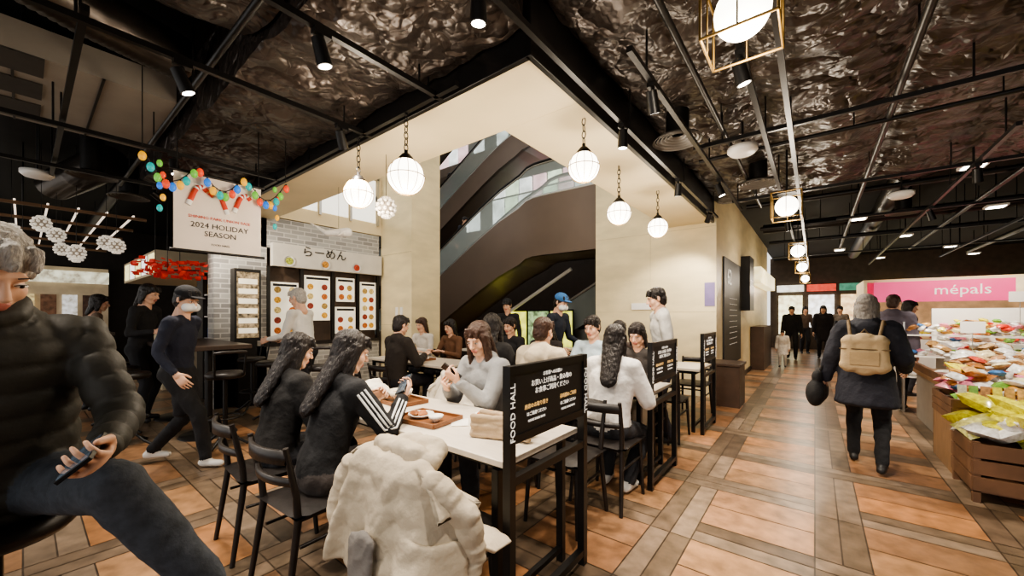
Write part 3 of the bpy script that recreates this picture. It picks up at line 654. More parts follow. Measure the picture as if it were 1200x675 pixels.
def ontable():
    T=.761
    def tray(x,y,rz=0,w=.34,d=.25):
        b=MB(); m=mat('wooden_tray','#7b4f30',rough=.4,var=.15); b.box((0,0,.006),(w,d,.01),m)
        for s in(-1,1): b.box((s*w/2,0,.014),(.012,d,.026),m); b.box((0,s*d/2,.014),(w,.012,.026),m)
        b.obj('serving_tray',(x,y,T),rz,bevel=.002)
    def bowl(x,y,r=.08,m=WHITE,inside=None,z=T,name='soup_bowl'):
        b=MB(); h=r*.85; b.lathe((0,0,0),[(0,.002),(r*.45,0),(r*.5,.01),(r*.85,h*.5),(r,h),(r*.95,h),(r*.8,h*.55),(r*.4,h*.2),(0,h*.18)],m,30)
        if inside: b.lathe((0,0,h*.72),[(0,0),(r*.88,0)],inside,24)
        b.obj(name,(x,y,z))
    def plate(x,y,r=.1,z=T):
        b=MB(); b.lathe((0,0,0),[(0,.002),(r*.6,0),(r,.018),(r*.97,.022),(r*.6,.007),(0,.006)],WHITE,30); fd=mat('pastry','#a9683a',var=.3,scale=30,bump=.4)
        for k in range(3): b.pillow((random.uniform(-.03,.03),random.uniform(-.03,.03),.022),(.06,.04,.03),fd,rz=k)
        b.obj('plate_of_food',(x,y,z))
    tray(-1.85,1.52,.1); plate(-1.91,1.52,.08,T+.012); bowl(-1.75,1.5,.045,z=T+.012,name='sauce_cup')
    tray(-2.4,1.72,-.1,.36,.24); bowl(-2.4,1.72,.09,m=mat('ceramic_cream','#e8e0d0',rough=.3),inside=mat('soup','#b98b4a',rough=.2),z=T+.012)
    plate(-1.62,1.8,.075); bowl(-1.55,1.66,.035,name='drinking_cup')
    for x,y in((-1.65,1.6),(-2.1,1.5)):
        b=MB(); b.box((0,0,.004),(.15,.1,.004),mat('paper_napkin','#f3efe6')); b.obj('paper_napkin',(x,y,T-.001),random.random()*3)
    for x,y in((-1.5,3.4),(-2.2,3.4),(-2.5,3.5),(-1.8,5.2),(-4.4,3.5),(-4.9,3.5),(-4.2,5.2)):
        tray(x,y); bowl(x-.06,y,.07,inside=mat('soup','#b98b4a'),z=T+.012); plate(x+.09,y,.06,T+.012)
    P=[]
    for k in range(5): P.append(cap((-.15,-.05+.012*(k%2),.018+.022*k),(.15,-.05+.012*((k+1)%2),.018+.022*k),.017,.017,'w',1,1)); P.append(cap((-.14,.05,.018+.022*k),(.14,.055,.018+.018*k),.019,.019,'w'))
    P+=[cap((-.1,0,.04),(.1,0,.08),.035,.03,'w'),cap((-.15,-.05,.02),(-.15,.05,.07),.02,.02,'w')]
    place('folded_knit_scarf',organic('s',P,.006,{'w':cloth('#b8a184')},1,disp=.004,dfreq=70),(-1.28,1.55,T),.3)
    P=[cap((-.15,0,.05),(.15,.03,.06),.06,.07,'w'),cap((0,-.05,.06),(.05,.1,.1),.06,.05,'w'),cap((-.1,.05,.05),(-.2,.02,.04),.05,.035,'w')]
    place('folded_white_coat',organic('s',P,.01,{'w':cloth('#e6dfcf')},3,disp=.014,dfreq=22,ridge=1),(-2.66,1.56,T),.2)
ontable()

def hung_coat(name,x,y,rz,colr,lining,right=1,hemz=.40,seed=1):
    root=bpy.data.objects.new(name,None); COL.objects.link(root); root.location=(x,y,0); root.rotation_euler=(0,0,rz)
    C=cloth(colr); Lm=cloth(lining)
    prof=[(-.365,hemz),(-.345,.54),(-.325,.68),(-.308,.79),(-.28,.835),(-.225,.84),(-.19,.80),(-.16,.70),(-.13,.57),(-.05,.505),(.05,.50)]
    D=[0]
    for i in range(1,len(prof)): D.append(D[-1]+math.hypot(prof[i][0]-prof[i-1][0],prof[i][1]-prof[i-1][1]))
    tot=D[-1]; NV=96; NU=96; V=[];F=[]
    for i in range(NU+1):
        u=-1+2*i/NU
        for j in range(NV+1):
            s=tot*j/NV; k=max(q for q in range(len(D)) if D[q]<=s+1e-9); k=min(k,len(D)-2); t=(s-D[k])/(D[k+1]-D[k])
            py=prof[k][0]*(1-t)+prof[k+1][0]*t; pz=prof[k][1]*(1-t)+prof[k+1][1]*t
            out=1 if s<D[4] else -1; hem=max(0,(.83-pz)/.40)
            e=max(0,abs(u)-.50)/.50
            xx=.33*u*(1+.10*hem)+.022*hem*math.sin(u*8+seed)
            f1=math.sin(u*9+1.4*math.sin(s*4+seed)); f2=math.sin(u*21+2.2*math.sin(s*6))
            fold=(.5+.5*f1)**1.6*.06*hem+(.5+.5*f2)*.016*hem
            yy=py-out*fold+(.20*e*e if out>0 else -.02*e)
            zz=pz-.15*e*e*(1 if pz>.6 else .3)-((.045*math.sin(u*3.3+seed)+.02*f1)*hem if out>0 else 0)
            q=abs(math.sin(math.pi*(s+.025*math.sin(u*5)+.012*f2)/.105))**.55
            puff=(q-.5)*.009+noise.noise(Vector((xx*14,s*14,seed)))*.009+noise.noise(Vector((xx*34,s*34,seed)))*.004
            if k in(3,4,5): zz+=puff
            else: yy-=out*puff
            V.append((xx,yy,zz))
    for i in range(NU):
        for j in range(NV): a=i*(NV+1)+j; F.append((a,a+1,a+NV+2,a+NV+1))
    b=MB(); b.add(V,F,C,True); o=b.obj('coat_shell',parent=root); sd=o.modifiers.new('t','SOLIDIFY'); sd.thickness=.012; sd.offset=0
    r=right
    P=[cap((r*.25,-.24,.78),(r*.34,-.17,.66),.055,.058,'top',1,.8),cap((r*.34,-.17,.66),(r*.33,-.12,.50),.058,.05,'top',1,.8),cap((r*.33,-.12,.50),(r*.30,-.14,.38),.05,.042,'top',1,.8),
       cap((-r*.24,-.3,.75),(-r*.285,-.33,.6),.048,.046,'top',1,.7),cap((-r*.285,-.33,.6),(-r*.22,-.36,.44),.046,.04,'top',1,.7),
       cap((-.12,-.21,.85),(.13,-.22,.855),.036,.04,'top'),cap((-.07,-.13,.845),(.11,-.12,.84),.045,.05,'top',1,1,1),cap((.11,-.12,.84),(.17,-.2,.83),.04,.04,'top')]
    me=organic('coat',P,.008,{'top':C},3,disp=.007,dfreq=30,ridge=1,quilt=.10,qamp=.007,seed=seed); place('coat_sleeves_and_hood',me,parent=root)
    P=[cap((.03,-.40,.56),(.05,-.43,.36),.04,.03,'w',1.9,.35),cap((r*.30,-.14,.38),(r*.298,-.14,.355),.038,.036,'w')]
    me=organic('lining',P,.007,{'w':Lm},2,disp=.008,dfreq=30,ridge=1); place('coat_lining',me,parent=root)
hung_coat('draped_puffer_coat',-1.34,1.17,.0,'#bfb29d','#7d7874',1,hemz=.43,seed=2)
hung_coat('draped_jacket',-2.6,2.32,math.pi,'#cfc6b6','#bfb6a6',1,hemz=.5,seed=4)

# ------------------------------------------------------------ people
U=(0,1);Dn=(0,-1)
person('seated_man_with_phone',(-1.94,-.06),(1,0),sit=True,hz=.905,lean=17,top=mat('dark_puffer_nylon','#35332d',rough=.6,var=.2,bump=.25,bscale=16),bot=mat('dark_jeans','#41464e',rough=.85,var=.3,scale=30,bump=.2,bscale=80),
       hairs='short',hm=HAIRG,puffer=True,bulk=.012,hands=((-.19,.48,1.05),(.10,.45,1.04)),gh=(1,1),phone='L',palm=((.5,-.6,.8),(-.3,0,-1)),
       feet=((-.42,.47,.56),(.14,.40,.30)),knee=((-.03,1,.7),(.2,1,.5)),footdir=((-.9,.3,-.35),(.1,1,0)),headp=30,heady=24,voxel=.010,neckfwd=.28,shoe=mat('grey_sneaker','#77736d',var=.4,scale=60),seed=4)
place('bar_stool',ST,(-1.96,-.06,0),math.radians(-90))
person('walking_waiter',(-4.67,.89),(.7,.72),top='#1c2030',bot='#17171a',lean=6,hands=((-.26,-.08,.84),(.26,.16,.88)),feet=((-.09,-.28,.12),(.09,.30,.085)),hz=.89,mask=True,capc='#15151a',headp=16,heady=-15,shoe=SHOEW,apron='#15151a')
person('woman_at_bar_table',(-6.95,.95),(.7,.75),top='#1e1d1f',bot='#222226',hairs='bob',s=1.06,headp=14,hands=((-.2,.3,1.12),(.2,.3,1.12)))
person('man_in_white_shirt',(-5.25,2.3),(-.6,-.35),top='#dcd9d2',bot='#222226',hairs='short',hm=HAIRG,lean=10,hands=((-.16,.4,1.05),(.16,.38,1.05)),s=1.03,headp=14,apron='#26252a')
person('seated_woman_in_striped_jacket',(-2.12,1.0),U,sit=True,lean=16,top='#17171a',bot='#3a3432',hairs='long',stripes=True,hands=((-.1,.36,.86),(.16,.42,.9)),gh=(1,1),phone='R',palm=((1,0,.2),(-.3,-.4,1)),headp=18,heady=-6,bulk=.012,shw=.165,voxel=.011)
person('seated_woman_in_black_coat',(-2.72,1.0),U,sit=True,lean=12,top='#1a1818',bot='#2a2a2e',hairs='long',bulk=.025,headp=16,shw=.16,s=.97)
person('seated_woman_in_grey_sweater',(-1.98,2.30),Dn,sit=True,lean=16,top='#8b8b8b',bot='#2b2b30',hairs='longfront',hm=HAIRN,hands=((-.02,.40,.90),(.12,.38,.84)),gh=(1,1),phone='L',palm=((.1,-.75,.65),(-.5,-.5,.8)),headp=22,heady=6,bulk=.014,shw=.16,voxel=.011,s=1.03)
person('seated_woman_in_white_hoodie',(-1.26,2.8),U,sit=True,lean=12,top='#e2ddd8',bot='#2c2c30',hairs='long',bulk=.022,shw=.16,headp=16,heady=10,shoe=SHOEW,feet=((-.1,.2,.085),(.1,.15,.085)))
person('seated_person_in_beige_jacket',(-1.95,2.82),U,sit=True,lean=10,top='#cbbda6',bot='#2c2c30',hairs='short',hm=HAIRN,bulk=.03,hood=True,s=1.04)
person('seated_woman_in_dark_coat',(-2.5,2.8),U,sit=True,lean=4,top='#1b1a1b',bot='#2c2c30',hairs='longfront',bulk=.02,s=1.06,heady=25)
person('seated_young_person',(-1.44,4.05),Dn,sit=True,lean=12,top='#3a3634',bot='#c9bea8',hairs='bob',headp=20,shoe=SHOEW)
person('seated_man_in_blue_shirt',(-1.96,4.05),Dn,sit=True,lean=8,top='#b9cbd6',bot='#2c2c30',hairs='short',headp=12,s=1.05)
person('standing_man_in_sweatshirt',(-1.3,4.4),(-.8,-.5),top='#c9c7c2',bot='#35343a',hairs='short',bulk=.012,hands=((-.22,.1,.86),(.22,.12,.88)),headp=14)
person('standing_waiter',(-2.9,4.62),(.9,-.1),top='#1d2432',bot='#1a1a1e',hairs='short',capc='#3c6fa8',lean=12,hands=((-.2,.35,1.0),(.2,.3,.95)),headp=18,mask=True)
person('standing_man_in_black',(-4.6,5.75),(.3,-.9),top='#1a1a1c',bot='#1a1a1e',hairs='short',capc='#1a1a1c')
person('seated_man_in_dark_jacket',(-4.25,2.95),U,sit=True,top='#2c2622',bot='#22222a',hairs='short',bulk=.02,s=1.05)
person('seated_woman_in_pale_top',(-5.4,4.4),(.1,-.9),sit=True,top='#cfc8be',bot='#333338',hairs='bob',hm=HAIRN,s=1.02) 
person('seated_woman_in_brown_top',(-4.7,4.43),(0,-.9),sit=True,top='#6a4a35',bot='#333338',hairs='bob')
person('seated_person_in_black',(-3.5,4.5),Dn,sit=True,top='#242326',bot='#333338',hairs='short',s=1.03)
person('seated_woman_in_black',(-2.6,4.05),Dn,sit=True,top='#2a2526',bot='#333338',hairs='long',s=1.03,headp=25)
person('seated_woman_facing_away',(-2.0,4.7),U,sit=True,top='#463a34',bot='#333338',hairs='bob')
person('escalator_rider',(-11.3,9.7),(1,-.3),top='#1d1c20',bot='#1d1c20',hairs='short',z=4.5)
person('escalator_rider',(-10.6,9.7),(1,-.3),top='#5a3a38',bot='#1d1c20',hairs='bob',z=4.9)
person('escalator_rider',(-8.3,8.15),(1,0),top='#2d3038',bot='#1d1c20',hairs='short',z=2.62)
W=person('walking_woman_with_backpack',(.365,4.73),(.12,1),top='#23242d',bot='#141417',hairs='bob',hm=mat('ash_grey_hair','#77716b',rough=.6,var=.3,scale=40,bump=.5,stretch=(6,6,.6)),bulk=.035,skirt=.62,hz=.88,lean=7,feet=((-.1,.22,.085),(.11,-.12,.1)),hands=((-.31,.04,.80),(.26,.2,.95)),headp=8,s=.96,hood=True)
bm=organic('bag',[cap((-.11,-.235,1.0),(.11,-.235,1.0),.07,.07,'c',1,.8),cap((-.11,-.235,1.22),(.11,-.235,1.22),.06,.06,'c',1,.7),cap((-.1,-.235,1.0),(-.1,-.235,1.22),.07,.06,'c'),cap((.1,-.235,1.0),(.1,-.235,1.22),.07,.06,'c'),cap((0,-.235,1.0),(0,-.235,1.22),.09,.08,'c',1.2,.7)],.01,{'c':cloth('#b09a78')},2,disp=.003)
place('backpack',bm,parent=W)
b=MB(); bs=cloth('#6e5b42')
for s_ in(-1,1): b.tube([(s_*.1,-.2,1.27),(s_*.12,-.08,1.40),(s_*.13,.08,1.32),(s_*.13,.14,1.1),(s_*.14,-.1,.97)],.014,bs,8)
b.box((0,-.305,1.07),(.2,.02,.12),cloth('#a58e6b')); b.tube([(-.03,-.24,1.28),(0,-.24,1.33),(.03,-.24,1.28)],.008,bs); b.tube([(-.17,-.29,1.15),(.17,-.29,1.15)],.006,bs); b.obj('backpack_straps',parent=W,bevel=.004)
bm=organic('bag',[cap((-.37,-.08,.68),(-.37,.2,.68),.13,.13,'c',.6,1),cap((-.36,-.06,.84),(-.36,.18,.84),.07,.07,'c',.6,1)],.01,{'c':cloth('#1c1b1c')},2,disp=.006); place('shoulder_bag',bm,parent=W)
b=MB(); b.tube([(-.36,-.04,.85),(-.3,.0,1.0),(-.22,.02,1.4)],.01,cloth('#1c1b1c')); b.tube([(-.36,.16,.85),(-.3,.08,1.0),(-.22,.04,1.4)],.01,cloth('#1c1b1c')); b.obj('bag_strap',parent=W)
person('walking_person_in_purple_coat',(.9,8.0),(.3,1),top='#5b5560',bot='#2a2a2e',hairs='short',hm=HAIRN,bulk=.03,skirt=.7,s=1.0)
person('shopper_in_dark_jacket',(1.2,9.5),(.9,.2),top='#2f2b33',bot='#2a2a2e',hairs='bob',bulk=.03,s=.97)
person('walking_man_in_black',(-.57,15),(0,-1),top='#1b1b1e',bot='#1f1f24',bulk=.025,feet=((-.1,.15,.085),(.1,-.15,.1)),hz=.9)
person('child_in_white_coat',(-.68,12.6),(0,-1),top='#e5e0d8',bot='#b9b2a8',bulk=.04,s=.58,skirt=.6,hairs='short')
person('walking_woman_far',(.21,15.9),(0,-1),top='#26232a',bot='#1f1f24',bulk=.03,hairs='bob',skirt=.6)
person('shopper_far',(-.3,17.5),(.3,-1),top='#5a4b42',bot='#26262c',hairs='bob')
person('shopper_far',(.7,17.2),(-.3,-1),top='#7a7068',bot='#26262c',hairs='short')
person('seated_customer_at_counter',(-8.3,.6),(0,1),top='#6b5b4d',bot='#26262c',hairs='bob')

# ------------------------------------------------------------ ramen shop
def ramen():
    X=-7.0; y0,y1=1.75,4.5
    b=MB(); br=bpy.data.materials.new('grey_brick'); br.use_nodes=True; N=br.node_tree.nodes;L=br.node_tree.links
    t=N.new('ShaderNodeTexBrick'); t.inputs['Color1'].default_value=(.42,.41,.38,1); t.inputs['Color2'].default_value=(.24,.23,.22,1); t.inputs['Mortar'].default_value=(.55,.53,.49,1); t.inputs['Scale'].default_value=1; t.inputs['Brick Width'].default_value=.22; t.inputs['Row Height'].default_value=.075; t.inputs['Mortar Size'].default_value=.008
    tc=N.new('ShaderNodeTexCoord'); sp=N.new('ShaderNodeSeparateXYZ'); cb=N.new('ShaderNodeCombineXYZ'); L.new(tc.outputs['Object'],sp.inputs[0]); ad=N.new('ShaderNodeMath'); L.new(sp.outputs['X'],ad.inputs[0]); L.new(sp.outputs['Y'],ad.inputs[1]); L.new(ad.outputs[0],cb.inputs['X']); L.new(sp.outputs['Z'],cb.inputs['Y']); L.new(cb.outputs[0],t.inputs['Vector']); L.new(t.outputs['Color'],N['Principled BSDF'].inputs['Base Color'])
    b.b2(X-.3,X,y0,2.45,0,3.0,br); b.b2(X-.3,X-.0,y0,y1,2.5,3.0,br); b.b2(X-.3,X,y0,y1,0,.9,br)
    b.b2(X-.25,X-.15,2.45,y1,.9,2.5,mat('shop_interior','#4c3c30',var=.3)); b.obj('wall_ramen_shop')
    b=MB(); b.b2(X+.0,X+.1,2.5,4.5,2.2,2.58,mat('sign_board_white','#d5d0c4',var=.05)); b.text('らーめん',.2,FX((X+.103,3.35,2.48)),TXTK,.006)
    for k in range(3):
        c=(X+.105,2.75+k*.6,2.3); b.lathe((0,0,0),[(0,0),(.075,0),(.085,.01)],WHITE,24,M=axes((0,1,0),(0,0,1),c)); b.lathe((0,0,.012),[(0,0),(.06,0)],mat('ramen_photo%d'%k,['#a8b04a','#c28a3a','#b5452f'][k],var=.6,scale=40),20,M=axes((0,1,0),(0,0,1),c))
    b.obj('ramen_shop_sign',bevel=.004)
    b=MB()
    for yy in(2.47,3.0,3.55,4.05,4.48): b.b2(X-.05,X-.0,yy-.025,yy+.025,.9,2.2,BLACK)
    b.b2(X-.05,X+.02,2.4,4.5,.88,.94,BWOOD)
    paper=mat('menu_paper','#e8dfc8',var=.1,emit=.5); foodc=['#b5652f','#d29a3a','#8a3a2a','#a8884a','#c8b070']
    for (a,c_,zb,zt) in((2.52,2.95,1.05,1.95),(3.05,3.5,1.3,2.1),(3.6,4.0,1.05,1.55),(3.62,3.98,1.65,2.1),(4.1,4.44,1.1,2.05)):
        b.b2(X-.04,X-.025,a,c_,zb,zt,paper)
        for q in range(int((zt-zb)/.17)):
            for w_ in range(2):
                cc=(X-.023,a+.1+w_*(c_-a-.2),zb+.09+q*.17); b.lathe((0,0,0),[(0,0),(.055,0)],mat('dish_photo_%d'%((q*2+w_)%5),foodc[(q*2+w_)%5],var=.6,scale=40,emit=.2),16,M=axes((0,1,0),(0,0,1),cc))
        b.b2(X-.024,X-.02,a+.03,c_-.03,zt-.07,zt-.03,TXTK)
    b.obj('shop_window_menu_display')
    b=MB(); b.b2(X+.02,X+.2,1.95,2.3,1.0,2.1,BLACK); b.b2(X+.2,X+.205,1.98,2.27,1.05,2.05,mat('menu_lightbox','#8a7a60',emit=.3,var=.9,scale=22))
    for k in range(6): b.b2(X+.205,X+.207,2.0,2.25,1.12+k*.15,1.2+k*.15,paper)
    b.b2(X+.02,X+.2,2.0,2.25,0,1.0,BLACK); b.obj('menu_lightbox_stand')
ramen()
b=MB(); b.b2(-6.5,-6.42,4.54,4.55,1.35,1.55,WHITE); b.b2(-6.35,-6.27,4.54,4.55,1.35,1.55,WHITE); b.obj('wall_switch_plate')

# banner with fairy lights
b=MB(); X=-4.2; bn=mat('banner_fabric','#e6d9cb',var=.04,rough=.8)
b.b2(X-.004,X,.775,1.42,1.95,2.62,bn); b.tube([(X,.75,1.95),(X,1.45,1.95)],.012,BLACK); b.tube([(X,.75,2.62),(X,1.45,2.62)],.012,BLACK)
for y in(.8,1.4): b.tube([(X,y,2.62),(X,y,3.70)],.005,BLACK,5)
red=mat('banner_red','#c8442e',emit=.1)
for k,(yy,zz,fl) in enumerate(((.93,2.43,1),(1.09,2.40,-1),(1.26,2.43,1))):
    cane=[(X+.006,yy-.06*fl,zz-.09),(X+.006,yy-.02*fl,zz+.03),(X+.006,yy+.0*fl,zz+.07),(X+.006,yy+.04*fl,zz+.085),(X+.006,yy+.07*fl,zz+.05)]
    for i in range(4):
        for j in range(3):
            p=[cane[i][q]*(1-j/3)+cane[i+1][q]*j/3 for q in range(3)]; p2=[cane[i][q]*(1-(j+1)/3)+cane[i+1][q]*(j+1)/3 for q in range(3)]; b.tube([p,p2],.02,red if (j+i)%3 else WHITE,8)
b.text('SHINING PARK UNION BASE',.036,FX((X+.003,1.1,2.25)),red); b.text('2024 HOLIDAY',.065,FX((X+.003,1.1,2.18)),TXTK); b.text('SEASON',.065,FX((X+.003,1.1,2.11)),TXTK); b.text('FOOD HALL',.025,FX((X+.003,1.1,2.02)),TXTK); b.obj('holiday_banner')
b=MB(); cols=['#c8922a','#1f8c86','#5f9a3a','#c0432a','#2a68b8']
pts=[]
for k in range(24):
    t=k/23; y=.58+1.04*t; z=2.70-.2*abs(math.sin(t*math.pi*3)); pts.append((X+.05,y,z))
b.tube(pts,.004,BLACK,5)
for k,p in enumerate(pts):
    b.ell((p[0]+.02*(k%2),p[1],p[2]-.05),(.026,.026,.038),mat('bulb_%d'%(k%5),cols[k%5],emit=.8,rough=.15),10,8); b.tube([(p[0]+.02*(k%2),p[1],p[2]),(p[0]+.02*(k%2),p[1],p[2]-.02)],.006,BLACK,6)
for y in(.58,1.62): b.tube([(X+.05,y,2.72),(X+.05,y,3.70)],.004,BLACK,5)
for k in range(5):
    for y in(.68,1.52): b.ell((X+.06,y+.02*(k%2),2.62-.09*k),(.02,.02,.03),mat('bulb_%d'%((k+2)%5),cols[(k+2)%5],emit=.8,rough=.15),8,6)
b.obj('festoon_lights')

def leftbg():
    b=MB(); gl=mat('canopy_slat_glow','#f3e2d0',emit=.9,var=.1)
    for k in range(14): b.b2(-13,-8.2,-2.6+k*.28,-2.58+k*.28,2.9,2.92,gl)
    for k in range(5): b.b2(-13+k*1.18,-12.95+k*1.18,-2.7,1.2,2.86,2.9,mat('canopy_frame_wood','#6b5038'))
    for x in(-12,-8.3): b.tube([(x,0,2.9),(x,0,3.70)],.01,BLACK)
    b.obj('illuminated_slat_canopy')
    b=MB()
    for (x,y,z) in((-9.6,-.5,2.75),(-9.0,-.1,2.6),(-8.6,.3,2.55),(-9.3,.0,2.3),(-8.8,.5,2.3),(-8.1,.75,2.45),(-8.4,.0,2.25),(-7.9,.45,2.25),(-7.6,.8,2.35),(-9.9,.4,2.5),(-8.0,.15,2.6),(-9.9,-.8,2.4),(-9.2,-.7,2.1)): facet(b,x,y,z,.085,3.70,core=CORE)
    b.obj('beaded_chandelier_cluster')
    b=MB(); wd=mat('warm_wood','#9a7048',var=.2); cr=mat('kiosk_cream','#cdbfa4',var=.05)
    b.b2(-13,-9.5,1.6,3.4,0,1.05,cr); b.b2(-13,-9.5,1.5,3.4,2.15,2.6,cr); b.b2(-13,-9.5,3.3,3.4,0,2.6,wd)
    for k in range(5): b.b2(-12.8+k*.68,-12.3+k*.68,1.49,1.5,2.2,2.55,mat('kiosk_sign%d'%(k%2),['#f4d9a0','#f7efe0'][k%2],emit=1.2,var=.4,scale=20))
    for k in range(14): b.b2(-12.8+k*.23,-12.68+k*.23,3.2,3.28,1.2+.1*(k%3),1.75,mat('bottle_%d'%(k%4),['#b5452f','#caa24a','#4a6b3a','#e9e2d0'][k%4],emit=.3))
    b.obj('food_kiosk')
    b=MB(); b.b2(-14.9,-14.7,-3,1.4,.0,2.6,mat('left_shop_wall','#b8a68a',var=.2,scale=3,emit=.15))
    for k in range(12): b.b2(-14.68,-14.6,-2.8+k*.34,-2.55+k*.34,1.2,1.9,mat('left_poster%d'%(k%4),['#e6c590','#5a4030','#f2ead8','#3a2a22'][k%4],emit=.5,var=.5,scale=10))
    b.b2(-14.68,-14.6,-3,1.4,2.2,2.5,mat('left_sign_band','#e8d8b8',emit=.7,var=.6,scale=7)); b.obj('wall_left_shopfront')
    b=MB(); b.b2(-11.2,-10.7,-2.5,1.0,0,1.0,cr); b.b2(-11.3,-10.6,-2.6,1.1,1.0,1.06,DTABLE)
    for k in range(16): c=['#e9e2d0','#8a5a36','#3a2a22'][k%3]; b.lathe((-10.95,-2.3+k*.2,1.06),[(0,0),(.04,0),(.045,.1),(.02,.18),(.02,.24),(0,.24)],mat('jar_%d'%(k%3),c,rough=.3),10)
    b.obj('bar_counter')
    b=MB(); b.b2(-8.35,-8.0,1.85,2.75,0,2.1,WALLD)
    cs=['#d23b2f','#2f5fb0','#e8b23a','#4a9a50','#efece4']
    for r in range(5):
        b.b2(-8.0,-7.85,1.87,2.73,.28+r*.36,.3+r*.36,WHITE)
        for k in range(9): c=(r*3+k)%5; b.lathe((-7.92,1.93+k*.09,.3+r*.36),[(0,0),(.034,0),(.034,.16),(.015,.2),(.015,.23),(0,.23)],mat('drink_%d'%c,cs[c],rough=.3,emit=.15),12)
    b.obj('drinks_display_shelf')
    b=MB()
    rp=mat('red_maple_decor','#c8382a',emit=.15,var=.3)
    for k in range(150):
        a=random.random()*6.28; r=random.random()**.5*.42; x=-7.4+r*math.cos(a)*.8;y=1.35+r*math.sin(a);z=1.95+random.random()*.24; b.pillow((x,y,z),(.07,.05,.012),rp,rz=random.random()*6,rx=random.random()*2,n=4)
    for k in range(3): b.tube([(-7.6+.2*k,1.2+.1*k,2.05),(-7.6+.2*k,1.2+.1*k,3.70)],.005,BLACK,5)
    b.tube([(-7.7,1.1,2.05),(-7.1,1.6,2.05)],.01,BLACK)
    b.obj('hanging_red_leaf_garland')
leftbg()

b=MB(); b.b2(-1.3,-1.27,7.75,9.7,.45,2.45,mat('menu_board_black','#22201f',rough=.5,var=.1)); b.text('62',.42,FX((-1.265,8.25,2.1)),TXTW,.003)
for k in range(9): b.text('————————  ———',.075,FX((-1.265,8.7,1.72-.11*k)),TXTW,.002)
b.obj('wall_menu_board')
b=MB(); b.b2(-1.3,-1.12,9.9,10.6,1.5,2.7,BLACK); b.text('FOOD',.2,FX((-1.115,10.25,2.1)),TXTW); b.obj('projecting_wall_sign')
b=MB(); dw=mat('dark_walnut','#4a382c',rough=.45,var=.2,scale=5,stretch=(1,6,1)); b.b2(-1.28,-.88,6.6,7.15,.0,.62,dw); b.b2(-1.3,-.86,6.58,7.17,.62,.66,dw); b.obj('waste_bin_cabinet',bevel=.005)
b=MB(); b.b2(-1.48,-1.32,7.19,7.2,1.55,1.95,mat('notice_purple','#7c6e9a')); b.b2(-2.75,-2.35,7.18,7.2,1.5,1.62,WHITE); b.obj('wall_notice')
b=MB(); b.b2(-1.29,-1.0,11.5,13.5,0,1.1,dw); b.b2(-1.29,-1.05,11.3,15.5,2.2,2.6,mat('corridor_shop_sign','#f2d9a8',emit=1.2,var=.3)); b.obj('corridor_shop_counter')
b=MB(); b.b2(-1.31,-1.27,7.2,16,0,.1,BLACK); b.obj('baseboard_corridor')

